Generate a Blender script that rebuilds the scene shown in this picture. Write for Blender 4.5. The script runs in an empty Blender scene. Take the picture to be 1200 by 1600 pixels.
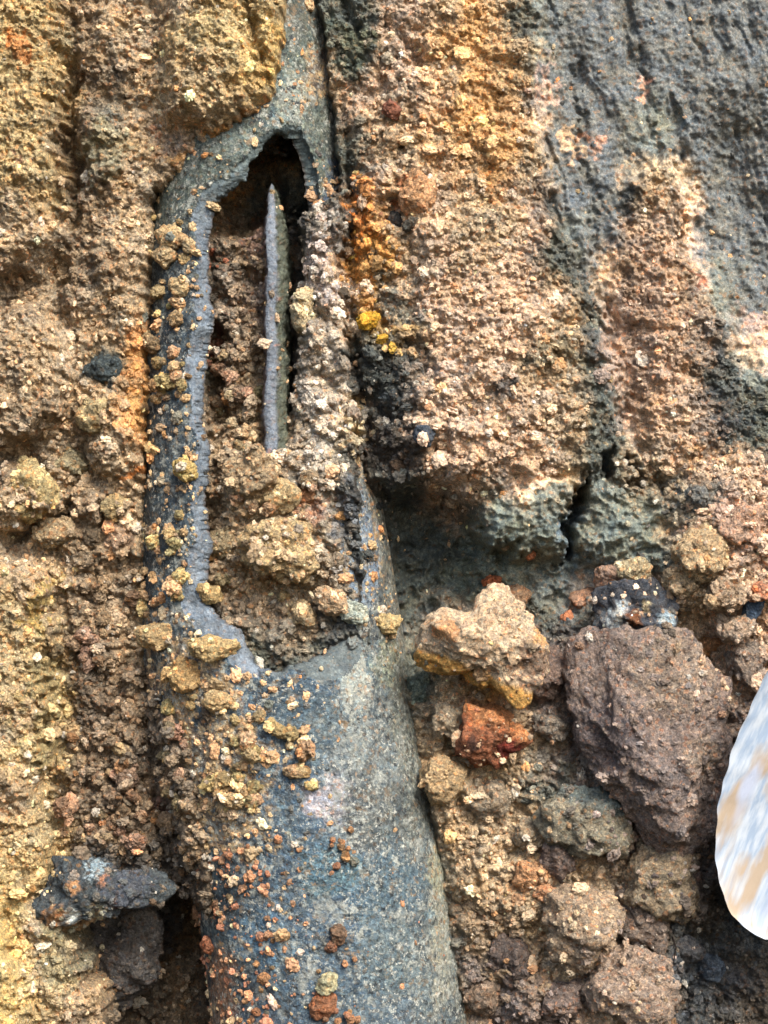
import bpy, bmesh, math, random
import numpy as np
from mathutils import Vector, Matrix, Euler

# ------------------------------------------------------------------ camera, light, exposure
sc = bpy.context.scene
COL = sc.collection
S = 0.001                      # one millimetre
DIST = 3.6                     # camera to the cut face, metres

def P(x, y, h):
    """bank coordinates: x mm right, y mm down, h mm out of the bank"""
    return Vector(((x - 600) * S, -h * S, (800 - y) * S))

cam_d = bpy.data.cameras.new('camera')
cam = bpy.data.objects.new('camera', cam_d)
COL.objects.link(cam)
cam.location = (0, -DIST, 0)
cam.rotation_euler = (math.radians(90), 0, 0)
cam_d.sensor_fit = 'VERTICAL'
cam_d.sensor_height = 36
cam_d.lens = 36 * (DIST - 0.05) / 1.6
cam_d.clip_start = 0.05
cam_d.clip_end = 200
sc.camera = cam

world = bpy.data.worlds.new('World')
sc.world = world
world.use_nodes = True
wn = world.node_tree
bgn = wn.nodes['Background']
sky = wn.nodes.new('ShaderNodeTexSky')
sky.sky_type = 'NISHITA'
sky.sun_disc = False
SUN_EL, SUN_AZ = 43, 152       # azimuth clockwise from +Y, degrees
sky.sun_elevation = math.radians(SUN_EL)
sky.sun_rotation = math.radians(SUN_AZ)
sky.dust_density = 3.0
sky.air_density = 1.0
wn.links.new(sky.outputs[0], bgn.inputs[0])
bgn.inputs[1].default_value = 0.14
sun_d = bpy.data.lights.new('sun', 'SUN')
sun_d.energy = 2.9
sun_d.angle = math.radians(24)
sun_d.color = (1.0, 0.95, 0.87)
sun = bpy.data.objects.new('sun', sun_d)
COL.objects.link(sun)
_e, _a = math.radians(SUN_EL), math.radians(SUN_AZ)
sdir = Vector((math.sin(_a) * math.cos(_e), math.cos(_a) * math.cos(_e), math.sin(_e)))
sun.rotation_euler = (-sdir).to_track_quat('-Z', 'Y').to_euler()
sun.location = (1, -3, 3)
sc.view_settings.view_transform = 'Standard'
sc.view_settings.look = 'None'
sc.view_settings.gamma = 1
sc.view_settings.use_curve_mapping = False
sc.view_settings.exposure = 1.2

rng = np.random.RandomState(7)
random.seed(7)

# ------------------------------------------------------------------ noise
_perm = np.random.RandomState(3).permutation(4096)
_perm = np.concatenate([_perm, _perm])
_ga = np.random.RandomState(4).rand(4096) * 2 * np.pi
_g2 = np.stack([np.cos(_ga), np.sin(_ga)], 1)
_g3 = np.random.RandomState(5).randn(4096, 3)
_g3 /= np.linalg.norm(_g3, axis=1)[:, None]
_rv = np.random.RandomState(6).rand(4096, 3)

def _h2(i, j): return _perm[(_perm[i & 4095] + j) & 4095]

def perlin(x, y, seed=0):
    x = x + seed * 17.31; y = y + seed * 9.77
    xi = np.floor(x).astype(np.int64); yi = np.floor(y).astype(np.int64)
    xf = x - xi; yf = y - yi
    u = xf * xf * xf * (xf * (xf * 6 - 15) + 10); v = yf * yf * yf * (yf * (yf * 6 - 15) + 10)
    def g(a, b):
        k = _g2[_h2(xi + a, yi + b)]
        return k[..., 0] * (xf - a) + k[..., 1] * (yf - b)
    a = g(0, 0) * (1 - u) + g(1, 0) * u
    b = g(0, 1) * (1 - u) + g(1, 1) * u
    return (a * (1 - v) + b * v) * 1.5

def fbm(x, y, scale, octv=4, seed=0, gain=0.5):
    r = 0; a = 1; s = 0
    for o in range(octv):
        f = 2 ** o / scale
        r = r + a * perlin(x * f, y * f, seed + o * 3); s += a; a *= gain
    return r / s

def worley(x, y, scale, seed=0):
    x = x / scale + seed * 5.3; y = y / scale + seed * 3.1
    xi = np.floor(x).astype(np.int64); yi = np.floor(y).astype(np.int64)
    d1 = np.full(x.shape, 9.0); c = np.zeros(x.shape)
    for a in (-1, 0, 1):
        for b in (-1, 0, 1):
            k = _h2(xi + a, yi + b)
            rv = _rv[k]
            d = (xi + a + rv[..., 0] - x) ** 2 + (yi + b + rv[..., 1] - y) ** 2
            m = d < d1
            d1 = np.where(m, d, d1); c = np.where(m, rv[..., 2], c)
    return np.sqrt(d1), c

def perlin3(p, seed=0):
    p = p + np.array([seed * 3.7, seed * 1.9, seed * 7.3]) + 100
    i = np.floor(p).astype(np.int64); f = p - i
    u = f * f * (3 - 2 * f)
    r = 0
    for a in (0, 1):
        for b in (0, 1):
            for c in (0, 1):
                k = _perm[(_h2(i[:, 0] + a, i[:, 1] + b) + i[:, 2] + c) & 4095]
                g = _g3[k]
                d = g[:, 0] * (f[:, 0] - a) + g[:, 1] * (f[:, 1] - b) + g[:, 2] * (f[:, 2] - c)
                w = (u[:, 0] if a else 1 - u[:, 0]) * (u[:, 1] if b else 1 - u[:, 1]) * (u[:, 2] if c else 1 - u[:, 2])
                r = r + d * w
    return r * 1.5

def worley3(p, seed=0):
    p = p + np.array([seed * 3.7, seed * 1.9, seed * 7.3]) + 100
    i = np.floor(p).astype(np.int64)
    d1 = np.full(len(p), 9.0)
    for a in (-1, 0, 1):
        for b in (-1, 0, 1):
            for c in (-1, 0, 1):
                k = _perm[(_h2(i[:, 0] + a, i[:, 1] + b) + i[:, 2] + c) & 4095]
                q = i + np.array([a, b, c]) + _rv[k] - p
                d1 = np.minimum(d1, (q * q).sum(1))
    return np.sqrt(d1)

def sstep(t):
    t = np.clip(t, 0, 1); return t * t * (3 - 2 * t)

def lin(c, sat=0.84):
    c = np.asarray(c, float) / 255.0
    g = (c * np.array([0.3, 0.59, 0.11])).sum(-1, keepdims=True)
    c = g + (c - g) * sat
    return np.where(c <= 0.04045, c / 12.92, ((c + 0.055) / 1.055) ** 2.4)

# ------------------------------------------------------------------ coarse maps (5 mm cells)
CS = 5
CX0, CX1, CY0, CY1 = -200, 1400, -200, 1800
cgx = np.arange(CX0, CX1 + 1, CS, dtype=float); cgy = np.arange(CY0, CY1 + 1, CS, dtype=float)
GX, GY = np.meshgrid(cgx, cgy)

def samp(M, x, y):
    fx = np.clip((x - CX0) / CS, 0, len(cgx) - 1.001); fy = np.clip((y - CY0) / CS, 0, len(cgy) - 1.001)
    i = fx.astype(int); j = fy.astype(int); a = fx - i; b = fy - j
    if M.ndim == 3: a = a[..., None]; b = b[..., None]
    return (M[j, i] * (1 - a) + M[j, i + 1] * a) * (1 - b) + (M[j + 1, i] * (1 - a) + M[j + 1, i + 1] * a) * b

def sdf(poly, x, y):
    """signed distance, positive inside"""
    d = np.full(x.shape, 1e18); ins = np.zeros(x.shape, bool)
    n = len(poly)
    for k in range(n):
        ax, ay = poly[k]; bx, by = poly[(k + 1) % n]
        ex, ey = bx - ax, by - ay
        t = np.clip(((x - ax) * ex + (y - ay) * ey) / (ex * ex + ey * ey), 0, 1)
        d = np.minimum(d, (x - ax - t * ex) ** 2 + (y - ay - t * ey) ** 2)
        c = ((ay > y) != (by > y))
        with np.errstate(divide='ignore', invalid='ignore'):
            c &= x < (bx - ax) * (y - ay) / (by - ay if by != ay else 1e-9) + ax
        ins ^= c
    d = np.sqrt(d)
    return np.where(ins, d, -d)

def seg(pts, x, y):
    d = np.full(x.shape, 1e18)
    for (ax, ay), (bx, by) in zip(pts[:-1], pts[1:]):
        ex, ey = bx - ax, by - ay
        t = np.clip(((x - ax) * ex + (y - ay) * ey) / (ex * ex + ey * ey), 0, 1)
        d = np.minimum(d, (x - ax - t * ex) ** 2 + (y - ay - t * ey) ** 2)
    return np.sqrt(d)

# pipe outline (left and right edge against y)
PY = [-400, 0, 150, 300, 400, 500, 650, 800, 900, 1000, 1100, 1250, 1400, 1500, 1600, 2000]
PR = [485, 510, 531, 541, 546, 552, 566, 600, 616, 632, 648, 684, 708, 722, 738, 790]
PL = [250, 240, 230, 222, 216, 212, 208, 205, 204, 206, 216, 250, 292, 312, 322, 350]
def pipe_l(y): return np.interp(y, PY, PL)
def pipe_r(y): return np.interp(y, PY, PR)
def pipe_axis_h(y): return np.interp(y, [-400, 300, 1000, 1600, 2000], [-80, -85, -75, -40, -30])
def pipe_front(x, y):
    c = (pipe_l(y) + pipe_r(y)) / 2; R = (pipe_r(y) - pipe_l(y)) / 2
    q = np.clip(1 - ((x - c) / R) ** 2, 0, 1)
    return pipe_axis_h(y) + R * np.sqrt(q)

OPEN = [(432, 208), (468, 210), (486, 240), (496, 300), (500, 400), (505, 520), (518, 650), (526, 760), (530, 880), (538, 950),
        (550, 990), (538, 1004), (516, 1020), (480, 1030), (430, 1042), (405, 1036), (388, 1010), (375, 978), (345, 965), (318, 940),
        (315, 900), (323, 850), (312, 790), (319, 700), (307, 650), (314, 560), (326, 500), (317, 430), (317, 370), (328, 320),
        (358, 300), (382, 282), (402, 240)]

# ---- the relief of the bank
H = np.full(GX.shape, 12.0)
def plate(poly, h, w=30, dome=0, dw=90):
    global H
    sd = sdf(poly, GX, GY)
    t = sstep(sd / w + 0.5)
    H = H * (1 - t) + (h + dome * np.sqrt(np.clip(sd / dw, 0, 1))) * t
def groove(pts, w, d):
    global H
    s = seg(pts, GX, GY)
    H = H - d * np.exp(-(s / w) ** 2)
def bump(x, y, rx, ry, h, ang=0):
    global H
    c, s = math.cos(math.radians(ang)), math.sin(math.radians(ang))
    dx, dy = GX - x, GY - y
    u = (dx * c + dy * s) / rx; v = (-dx * s + dy * c) / ry
    H = H + h * np.exp(-(u * u + v * v) ** 1.5)

# grey clay face, upper right
plate([(835, -400), (1700, -400), (1700, 700), (1180, 560), (1120, 470), (1080, 640), (990, 720), (940, 600), (870, 360), (835, 200)], -8, 70)
bump(1150, 300, 85, 130, -70, 12); bump(1062, 280, 14, 110, 14, -8)
# big tan bulge between the pipe and the clay
plate([(545, -400), (835, -400), (845, 150), (875, 300), (930, 440), (968, 580), (960, 700), (900, 765), (760, 812), (690, 772), (600, 778), (570, 640),
       (552, 400), (540, 150), (512, 0)], 20, 46, 30, 120)
plate([(640, 350), (880, 330), (960, 600), (930, 720), (760, 800), (660, 740)], 58, 90, 14, 90)
bump(750, 640, 150, 110, 20)
# second tan ridge
plate([(985, 270), (1050, 235), (1078, 300), (1085, 400), (1140, 520), (1170, 700), (1080, 760), (1010, 730), (990, 560), (960, 380)], 8, 70, 18, 60)
# clay under the bulge, with its cavity beside the pipe
plate([(595, 770), (700, 778), (770, 815), (830, 880), (770, 920), (690, 985), (650, 1060), (630, 1000), (605, 880)], -125, 60)
plate([(740, 800), (800, 745), (900, 745), (892, 850), (820, 885), (770, 865)], 34, 50, 34, 60)
plate([(905, 770), (960, 755), (1040, 800), (1040, 860), (960, 890), (900, 880)], -12, 30, 40, 50)
plate([(690, 960), (760, 880), (900, 860), (960, 890), (920, 960), (860, 1000), (760, 990)], -48, 50)
# pale soil at the right edge
plate([(1060, 760), (1120, 720), (1600, 640), (1600, 960), (1160, 960), (1040, 960), (1020, 890)], 30, 60, 40, 120)
# heap at the lower right
plate([(650, 1100), (800, 1060), (1200, 960), (1700, 900), (1700, 2000), (740, 2100), (735, 1600), (690, 1260)], 14, 90, 34, 400)
plate([(1120, 1400), (1600, 1350), (1600, 2000), (1030, 2000), (1040, 1560)], -12, 60)
bump(700, 1240, 50, 70, 30); bump(760, 1400, 60, 90, 22); bump(790, 1540, 60, 60, 18); bump(860, 1470, 70, 50, -22)
bump(1050, 1340, 70, 60, -30); bump(730, 1180, 40, 30, -40); bump(880, 1180, 60, 60, -22); bump(1100, 1040, 40, 60, -60)
# left bank
plate([(-600, -400), (110, -400), (100, 90), (98, 180), (100, 330), (60, 420), (-600, 520)], 74, 34, 22, 60)
plate([(110, -400), (445, -400), (450, 60), (438, 160), (370, 205), (290, 255), (225, 320), (210, 480), (214, 640), (200, 760), (110, 760), (98, 330), (108, 150)],
      34, 34, 14, 100)
plate([(275, -100), (452, -100), (446, 90), (436, 150), (372, 196), (320, 215), (262, 190), (250, 60)], 98, 60, 46, 90)
plate([(130, 175), (185, 165), (195, 230), (180, 290), (130, 290)], 66, 20, 12, 30)
bump(170, 420, 50, 60, 26); bump(60, 420, 50, 30, -30); bump(180, 680, 36, 60, 18); bump(150, 60, 50, 60, 22)
groove([(86, 70), (104, 120), (100, 190), (112, 260), (112, 340)], 12, 42)
groove([(392, 20), (400, 85), (412, 110)], 6, 26)
plate([(-600, 470), (70, 480), (110, 560), (96, 660), (40, 690), (-600, 690)], 78, 40, 40, 80)
plate([(-600, 700), (140, 700), (200, 800), (206, 950), (70, 940), (-600, 830)], 14, 40)
plate([(-600, 715), (35, 722), (72, 760), (66, 800), (30, 830), (-600, 830)], 54, 22, 34, 40)
groove([(20, 860), (60, 815), (95, 800)], 14, 62)
plate([(-600, 860), (60, 880), (82, 940), (76, 1100), (66, 1240), (76, 1400), (110, 1450), (150, 1540), (170, 1700), (200, 2000), (-600, 2000)], 80, 44, 26, 90)
plate([(-600, 1390), (-5, 1400), (45, 1500), (60, 1640), (70, 2000), (-600, 2000)], 150, 30, 20, 40)
plate([(78, 930), (215, 930), (240, 1120), (280, 1240), (300, 1360), (250, 1420), (90, 1390), (72, 1200)], -6, 34, 14, 60)
plate([(118, 1424), (190, 1396), (275, 1400), (335, 1440), (345, 1700), (350, 2000), (190, 2000), (160, 1570)], -190, 26)
# cracks in the clay
H0 = H.copy()
for pts, w, d in [([(910, 758), (902, 800), (893, 862)], 8, 110), ([(949, 708), (956, 748)], 6, 70), ([(984, 716), (1003, 756)], 5, 50),
                  ([(1020, 730), (1036, 750)], 4, 30), ([(912, 735), (916, 758)], 5, 30),
                  ([(860, 300), (905, 400), (960, 500), (985, 640)], 10, 22), ([(905, 90), (915, 220), (935, 400)], 6, 14),
                  ([(1000, 60), (1040, 250)], 6, 12), ([(540, 0), (560, 60)], 8, 22), ([(545, 200), (548, 420), (560, 560), (575, 700)], 7, 20),
                  ([(615, 320), (630, 352)], 14, 40), ([(880, 572), (955, 578)], 10, 26), ([(640, 60), (660, 100)], 10, 24)]:
    groove(pts, w, d)

# soil that fills the broken pipe
Fh = np.full(GX.shape, 0.0)
def fplate(poly, h, w=24, dome=0, dw=40):
    global Fh
    sd = sdf(poly, GX, GY); t = sstep(sd / w + 0.5)
    Fh = Fh * (1 - t) + (h + dome * np.sqrt(np.clip(sd / dw, 0, 1))) * t
fplate([(200, 0), (700, 0), (700, 335), (470, 340), (440, 330), (380, 350), (200, 340)], -170, 60)
fplate([(425, 215), (470, 215), (478, 300), (440, 320)], -95, 20)
fplate([(462, 330), (620, 230), (640, 720), (455, 735), (468, 560), (478, 430)], 34, 26, 26, 50)
fplate([(436, 330), (462, 330), (470, 420), (462, 520), (452, 640), (436, 680)], -110, 14)
fplate([(318, 500), (350, 500), (352, 660), (318, 660)], -60, 20)
fplate([(352, 700), (700, 690), (700, 960), (345, 960)], 58, 50, 24, 60)
fplate([(312, 860), (392, 890), (470, 900), (470, 940), (360, 950), (318, 940)], 50, 24)
fplate([(345, 955), (700, 955), (700, 1200), (345, 1200)], 74, 40)
footL, footR = pipe_l(GY), pipe_r(GY)
inp = np.minimum(GX - footL, footR - GX)
sdO = sdf(OPEN, GX, GY)
under = np.where(sdO > -34, Fh, np.minimum(Fh, pipe_front(GX, GY) - 46))
tt = sstep((inp - 8) / 16)
# where the bank covers the pipe (upper left) it stays in front of it
cover = np.maximum(sdf([(100, -400), (447, -400), (450, 60), (440, 158), (372, 205), (300, 250), (240, 300), (222, 330), (100, 330)], GX, GY),
                   sdf([(100, 1090), (262, 1085), (300, 1190), (338, 1330), (330, 1430), (262, 1420), (200, 1400), (100, 1300)], GX, GY) )
tt = tt * (1 - sstep((cover + 6) / 12))
H = np.where(cover > 0, np.maximum(H, pipe_front(GX, GY) + np.clip(cover, 0, 22) * 0.9), H)
H = H * (1 - tt) + under * tt

# ------------------------------------------------------------------ colours of the soil, 50 mm cells
PAL = {'Y': (196, 168, 116), 'O': (222, 160, 88), 'T': (192, 165, 129), 'P': (214, 180, 148), 'B': (154, 132, 105), 'D': (92, 82, 70),
       'G': (108, 112, 102), 'S': (93, 96, 95), 'K': (68, 72, 74), 'M': (140, 124, 114), 'R': (160, 86, 54), 'W': (214, 204, 186)}
ROWS = """YYBTTTYYYGGGPTOTGSSSSSSS
YYBTTTYYYTGGPPOTGSSSSSSS
YYBBTTTYYGTPPPTOGSSSSSSS
YYBGTTTTYGGPTPOOPSSSGSSS
YYBTTPTTTGGTTTOOTSSSGSSS
YYBTTTOGGGGPTPTOTSSSTTSS
TYBTTGBBBKKOTPTTPSSSPPSS
TTBTTGDBBKKOTPTTPGSSPPSS
BTBBTGDBBKPOTPTPPGSTPPGS
BTBTTGDBBKPOGPPPPTGSPPGS
TTTTOGDBBKPGTPPPPTSSPPSP
TTTGOGDBBKPGGPPPTTGSPPSG
TBTTOGBBTKPDKPPPPTGSPPSG
BTBTOGBTTKWDKPPPPTGGPPSG
BBTTTGBTTKGDDPPPPTGGTPPP
TTBBTGBTTGSKGPPGPTGGTGPP
TTBTTGBTTTSKKKGGGKGGGTPP
TTBBTGBTTTSKKKGGGGGGGTPP
TTBBTGBTTTSKKGGGGSPPPTTP
TYBTTGSBBBSKKPPOGSGWKTPP
TYBBTBBGGGSGGTPTMMMMMKPP
TYDBBBBGGGGGGTTOMMMMMMPP
TYDBBBBGGGGGGTRRTMMMMMMM
YYBBBBBTGGGGGTTTTMMMMMMM
TYBDRBTTGGGGGTTTGGMMMMMM
TYBBRBBTGGGGGTTTTGMMMMMM
YYBBDBBTGGGGGGTTTTMMMMMD
YYSSSDDTGGGGGGTTTTTTMMDS
YTSSDDDTGGGGGGBBTTTMDDDS
YTTDDDTTGGGGGGBBTTMMDSSS
YTTDDBKTGGGGGGMBMTMTMSSD
YYTDDBKTGGGGGGBMMMPTBSSD""".split('\n')
LM = np.array([[lin(PAL[c]) for c in r] for r in ROWS])
LM[24:26, 4] = lin(PAL['B'])
def letters(x, y):
    fx = np.clip((x - 25) / 50, 0, 22.999); fy = np.clip((y - 25) / 50, 0, 30.999)
    i = fx.astype(int); j = fy.astype(int)
    a = (fx - i)[..., None]; b = (fy - j)[..., None]
    return (LM[j, i] * (1 - a) + LM[j, i + 1] * a) * (1 - b) + (LM[j + 1, i] * (1 - a) + LM[j + 1, i + 1] * a) * b

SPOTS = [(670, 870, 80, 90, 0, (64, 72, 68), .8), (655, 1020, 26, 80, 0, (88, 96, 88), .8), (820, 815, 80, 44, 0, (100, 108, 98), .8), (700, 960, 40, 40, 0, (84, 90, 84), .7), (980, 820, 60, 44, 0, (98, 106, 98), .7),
    (500, 600, 44, 260, 0, (204, 188, 166), .65), (525, 860, 34, 120, 0, (170, 152, 126), .8),
    (262, 1200, 40, 170, 0, (96, 88, 78), .65), (150, 1150, 60, 200, 0, (128, 108, 86), .4),  # x, y, rx, ry, angle, colour, strength : patches where the soil itself changes colour
    (400, 182, 60, 9, -32, (190, 120, 60), .8), (330, 230, 60, 12, -28, (196, 140, 70), .7), (415, 90, 34, 60, 0, (226, 180, 90), .7),
    (340, 70, 60, 40, 0, (206, 190, 140), .6), (250, 210, 9, 10, 0, (204, 132, 90), .6), (36, 242, 10, 7, 0, (140, 80, 60), .7),
    (40, 70, 14, 12, 0, (220, 130, 60), .7), (160, 230, 26, 46, 0, (156, 150, 118), .7), (216, 520, 7, 50, 0, (204, 136, 84), .55),
    (208, 640, 7, 80, 0, (200, 140, 88), .5), (200, 725, 9, 12, 0, (214, 126, 50), .9), (160, 577, 28, 26, 0, (70, 80, 80), .8),
    (572, 395, 26, 66, 0, (226, 166, 84), .7), (562, 330, 20, 44, 0, (220, 136, 60), .8), (590, 500, 36, 20, 30, (208, 160, 80), .6),
    (580, 430, 14, 10, 0, (84, 84, 74), .8), (566, 385, 10, 8, 0, (70, 74, 66), .8), (650, 300, 16, 34, 15, (224, 140, 90), .8),
    (745, 130, 80, 150, 0, (226, 180, 122), .5), (350, 110, 80, 80, 0, (206, 174, 118), .5), (790, 220, 24, 50, 0, (220, 174, 116), .5), (540, 60, 30, 40, 20, (96, 104, 88), .8),
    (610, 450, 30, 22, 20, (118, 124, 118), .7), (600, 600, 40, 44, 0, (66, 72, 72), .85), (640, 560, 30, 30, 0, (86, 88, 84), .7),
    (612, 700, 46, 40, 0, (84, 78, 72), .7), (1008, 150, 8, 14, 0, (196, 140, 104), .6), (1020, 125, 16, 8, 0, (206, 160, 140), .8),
    (855, 130, 7, 44, -8, (176, 142, 124), .6), (900, 215, 9, 24, 0, (196, 160, 120), .7), (930, 216, 14, 8, 0, (190, 140, 110), .7),
    (1097, 440, 9, 14, 0, (140, 70, 44), .8), (1195, 500, 40, 22, 20, (150, 120, 104), .6), (1070, 420, 14, 160, -6, (120, 110, 98), .6), (1010, 520, 60, 150, 0, (186, 146, 118), .4),
    (1100, 716, 26, 20, 0, (224, 170, 110), .6), (1140, 820, 60, 40, 0, (214, 172, 146), .6), (690, 620, 60, 60, 0, (210, 184, 158), .4),
    (800, 606, 18, 22, 0, (78, 82, 84), .8), (860, 560, 60, 14, 0, (120, 116, 96), .7), (500, 420, 26, 60, 0, (196, 176, 164), .7),
    (520, 560, 30, 60, 0, (206, 190, 168), .8), (545, 660, 14, 50, 0, (224, 200, 150), .7), (320, 385, 8, 40, 0, (206, 120, 84), .7),
    (335, 530, 12, 40, 0, (130, 76, 56), .7), (395, 400, 14, 90, 0, (104, 76, 74), .7), (380, 470, 40, 60, 0, (150, 132, 112), .6),
    (540, 800, 20, 60, 0, (76, 96, 116), .6), (480, 800, 24, 20, 0, (170, 104, 70), .6), (120, 860, 20, 60, 0, (118, 100, 76), .5),
    (72, 940, 14, 50, 0, (190, 160, 80), .7), (20, 990, 30, 90, 0, (190, 166, 112), .5), (236, 1280, 14, 24, 0, (140, 90, 76), .5),
    (10, 1500, 40, 120, 0, (214, 184, 116), .7), (110, 1480, 40, 60, 20, (156, 146, 104), .7), (60, 1110, 14, 100, 0, (160, 144, 92), .6),
    (185, 1480, 60, 80, 10, (82, 78, 76), .8), (270, 1500, 30, 60, 0, (96, 70, 40), .6), (690, 1210, 36, 40, 0, (196, 162, 116), .7),
    (830, 1370, 26, 24, 30, (212, 150, 100), .7), (1020, 1596, 20, 10, 0, (214, 150, 60), .8), (1100, 1540, 80, 60, 0, (78, 82, 88), .5),
    (860, 820, 40, 40, 0, (96, 104, 98), .6), (920, 900, 60, 40, 0, (84, 100, 104), .6),
    (900, 830, 12, 60, 5, (84, 104, 118), .6), (1085, 775, 40, 16, 0, (88, 100, 104), .8), (760, 900, 60, 50, 0, (84, 94, 84), .6),
]
def soil_colour(x, y):
    wx = x + 60 * fbm(x, y, 80, 5, 11, .6) + 14 * perlin(x / 13, y / 13, 21)
    wy = y + 60 * fbm(x, y, 80, 5, 12, .6) + 14 * perlin(x / 13, y / 13, 22)
    C = letters(wx, wy)
    for sx, sy, rx, ry, an, col, st in SPOTS:
        m = (np.abs(wx - sx) < (rx + ry) * 2) & (np.abs(wy - sy) < (rx + ry) * 2)
        if not m.any(): continue
        c, s = math.cos(math.radians(an)), math.sin(math.radians(an))
        dx, dy = wx[m] - sx, wy[m] - sy
        q = ((dx * c + dy * s) / rx) ** 2 + ((-dx * s + dy * c) / ry) ** 2
        w = (st * sstep(1.35 - 0.75 * q))[..., None]
        C[m] = C[m] * (1 - w) + lin(col) * w
    # mottling of the soil
    n1 = fbm(x, y, 26, 3, 31)[..., None]; n2 = fbm(x, y, 90, 3, 33)[..., None]
    C = C * (1 + 0.32 * n1 + 0.15 * n2)
    C = C * (1 + np.array([0.14, 0.0, -0.22]) * fbm(x, y, 40, 3, 35)[..., None])
    return np.clip(C, 0.004, 0.9)

CR = """112112221000 112112321000 112122321011 223538221011 223548332021 233558433121 344558433221 456656443223
567654300046 346756200357 267513122236 278832233224 378722343325 278833344322 246633344432 337733344443""".split()
CRM = np.array([[int(c) for c in r] for r in CR], float)
def crumbly(x, y):
    fx = np.clip((x - 50) / 100, 0, 10.999); fy = np.clip((y - 50) / 100, 0, 14.999)
    i = fx.astype(int); j = fy.astype(int); a = fx - i; b = fy - j
    return (CRM[j, i] * (1 - a) + CRM[j, i + 1] * a) * (1 - b) + (CRM[j + 1, i] * (1 - a) + CRM[j + 1, i + 1] * a) * b

CLAY = [[(828, -400), (1700, -400), (1700, 640), (1170, 600), (1120, 470), (1090, 420), (1076, 300), (1050, 250), (985, 280), (965, 400), (990, 560), (1010, 730),
         (950, 640), (930, 460), (880, 360), (835, 200)],
        [(600, 790), (740, 820), (800, 745), (920, 740), (1050, 800), (1040, 870), (960, 900), (900, 980), (760, 900), (640, 1060)]]
clayM = np.maximum(sdf(CLAY[0], GX, GY), sdf(CLAY[1], GX, GY))
clayM = sstep(clayM / 24 + 0.5)

def soil_height(x, y):
    """relief with the lumps and grains; x, y arrays"""
    far = sstep((np.maximum(pipe_l(y) - x, x - pipe_r(y)) - 10) / 50)
    wx = x + (12 + 22 * far) * fbm(x, y, 75, 5, 1, .6) + 5 * perlin(x / 12, y / 12, 2)
    wy = y + (12 + 22 * far) * fbm(x, y, 75, 5, 5, .6) + 5 * perlin(x / 12, y / 12, 6)
    h = samp(H, wx, wy)
    cl = samp(clayM, wx, wy); cr = crumbly(wx, wy) / 8
    w40, _ = worley(wx, wy, 46, 1); w20, c20 = worley(wx, wy, 21, 2); w9, c9 = worley(x + 2 * perlin(x / 7, y / 7, 4), y, 9.5, 3)
    w5, c5 = worley(x, y, 5.5, 8)
    comp = 1 - np.clip(cr * 1.6, 0, 1)
    crease = -np.abs(fbm(x, y, 34, 4, 141, .6)) * 26 - np.abs(fbm(x, y, 11, 3, 142, .6)) * 10
    lump = (0.5 - w40) * 34 * (0.3 + cr) + (0.5 - w20) * 20 * (0.25 + cr) * (0.6 + c20)
    grain = (0.5 - w9) * 8 * (0.4 + 1.1 * c9) * (1 - 0.4 * comp) + (0.5 - w5) * 3.6 * (0.4 + c5) + crease * comp
    rough = fbm(x, y, 130, 5, 41, 0.55) * 30 + fbm(x, y, 16, 3, 44) * 6 + fbm(x, y, 52, 4, 46, .6) * 16 * comp
    # scraped clay: streaks running down and to the right
    su, sv = x * 1.0 - y * 0.22, y * 1.0
    su = su + 26 * fbm(x, y, 90, 3, 154)
    streak = fbm(su * 1.0, sv * 0.4, 16, 3, 51) * 4 + np.minimum(fbm(su + 14 * fbm(x, y, 120, 2, 153), sv * 0.2, 40, 3, 151) + 0.24, 0) * 42 + fbm(x, y, 20, 5, 152, .6) * 7 + fbm(su, sv * 0.35, 60, 3, 53) * 18 + fbm(x, y, 9, 2, 55) * 3
    h = h + (lump + grain) * (1 - 0.94 * cl) + rough * (1 - 0.65 * cl) + streak * cl * np.where(y < 740, 1, 0.25) + \
        cl * np.where(y >= 740, -np.abs(fbm(x, y, 38, 4, 57)) * 40 + 8, 0)
    return h

# ------------------------------------------------------------------ mesh helpers
def link(name, me, parent=None, loc=None):
    o = bpy.data.objects.new(name, me); COL.objects.link(o)
    if parent: o.parent = parent
    if loc is not None: o.location = loc
    return o
def mesh_np(name, V, F, smooth=True, col=None, mat=None, alpha=None):
    me = bpy.data.meshes.new(name)
    V = np.asarray(V, np.float32); F = np.asarray(F, np.int32)
    n = F.shape[1]
    me.vertices.add(len(V)); me.vertices.foreach_set('co', V.ravel())
    me.loops.add(F.size); me.loops.foreach_set('vertex_index', F.ravel())
    me.polygons.add(len(F)); me.polygons.foreach_set('loop_start', np.arange(0, F.size, n, dtype=np.int32))
    me.update(calc_edges=True)
    me.polygons.foreach_set('use_smooth', np.full(len(F), smooth, bool))
    if col is not None:
        a = me.color_attributes.new('tone', 'FLOAT_COLOR', 'POINT')
        a.data.foreach_set('color', np.concatenate([col, np.ones((len(col), 1)) if alpha is None else alpha.reshape(-1, 1)], 1).astype(np.float32).ravel())
    if mat: me.materials.append(mat)
    me.validate()
    return me
def tag(o, label=None, cat=None, group=None, kind=None):
    if label: o['label'] = label
    if cat: o['category'] = cat
    if group: o['group'] = group
    if kind: o['kind'] = kind
    return o

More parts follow.
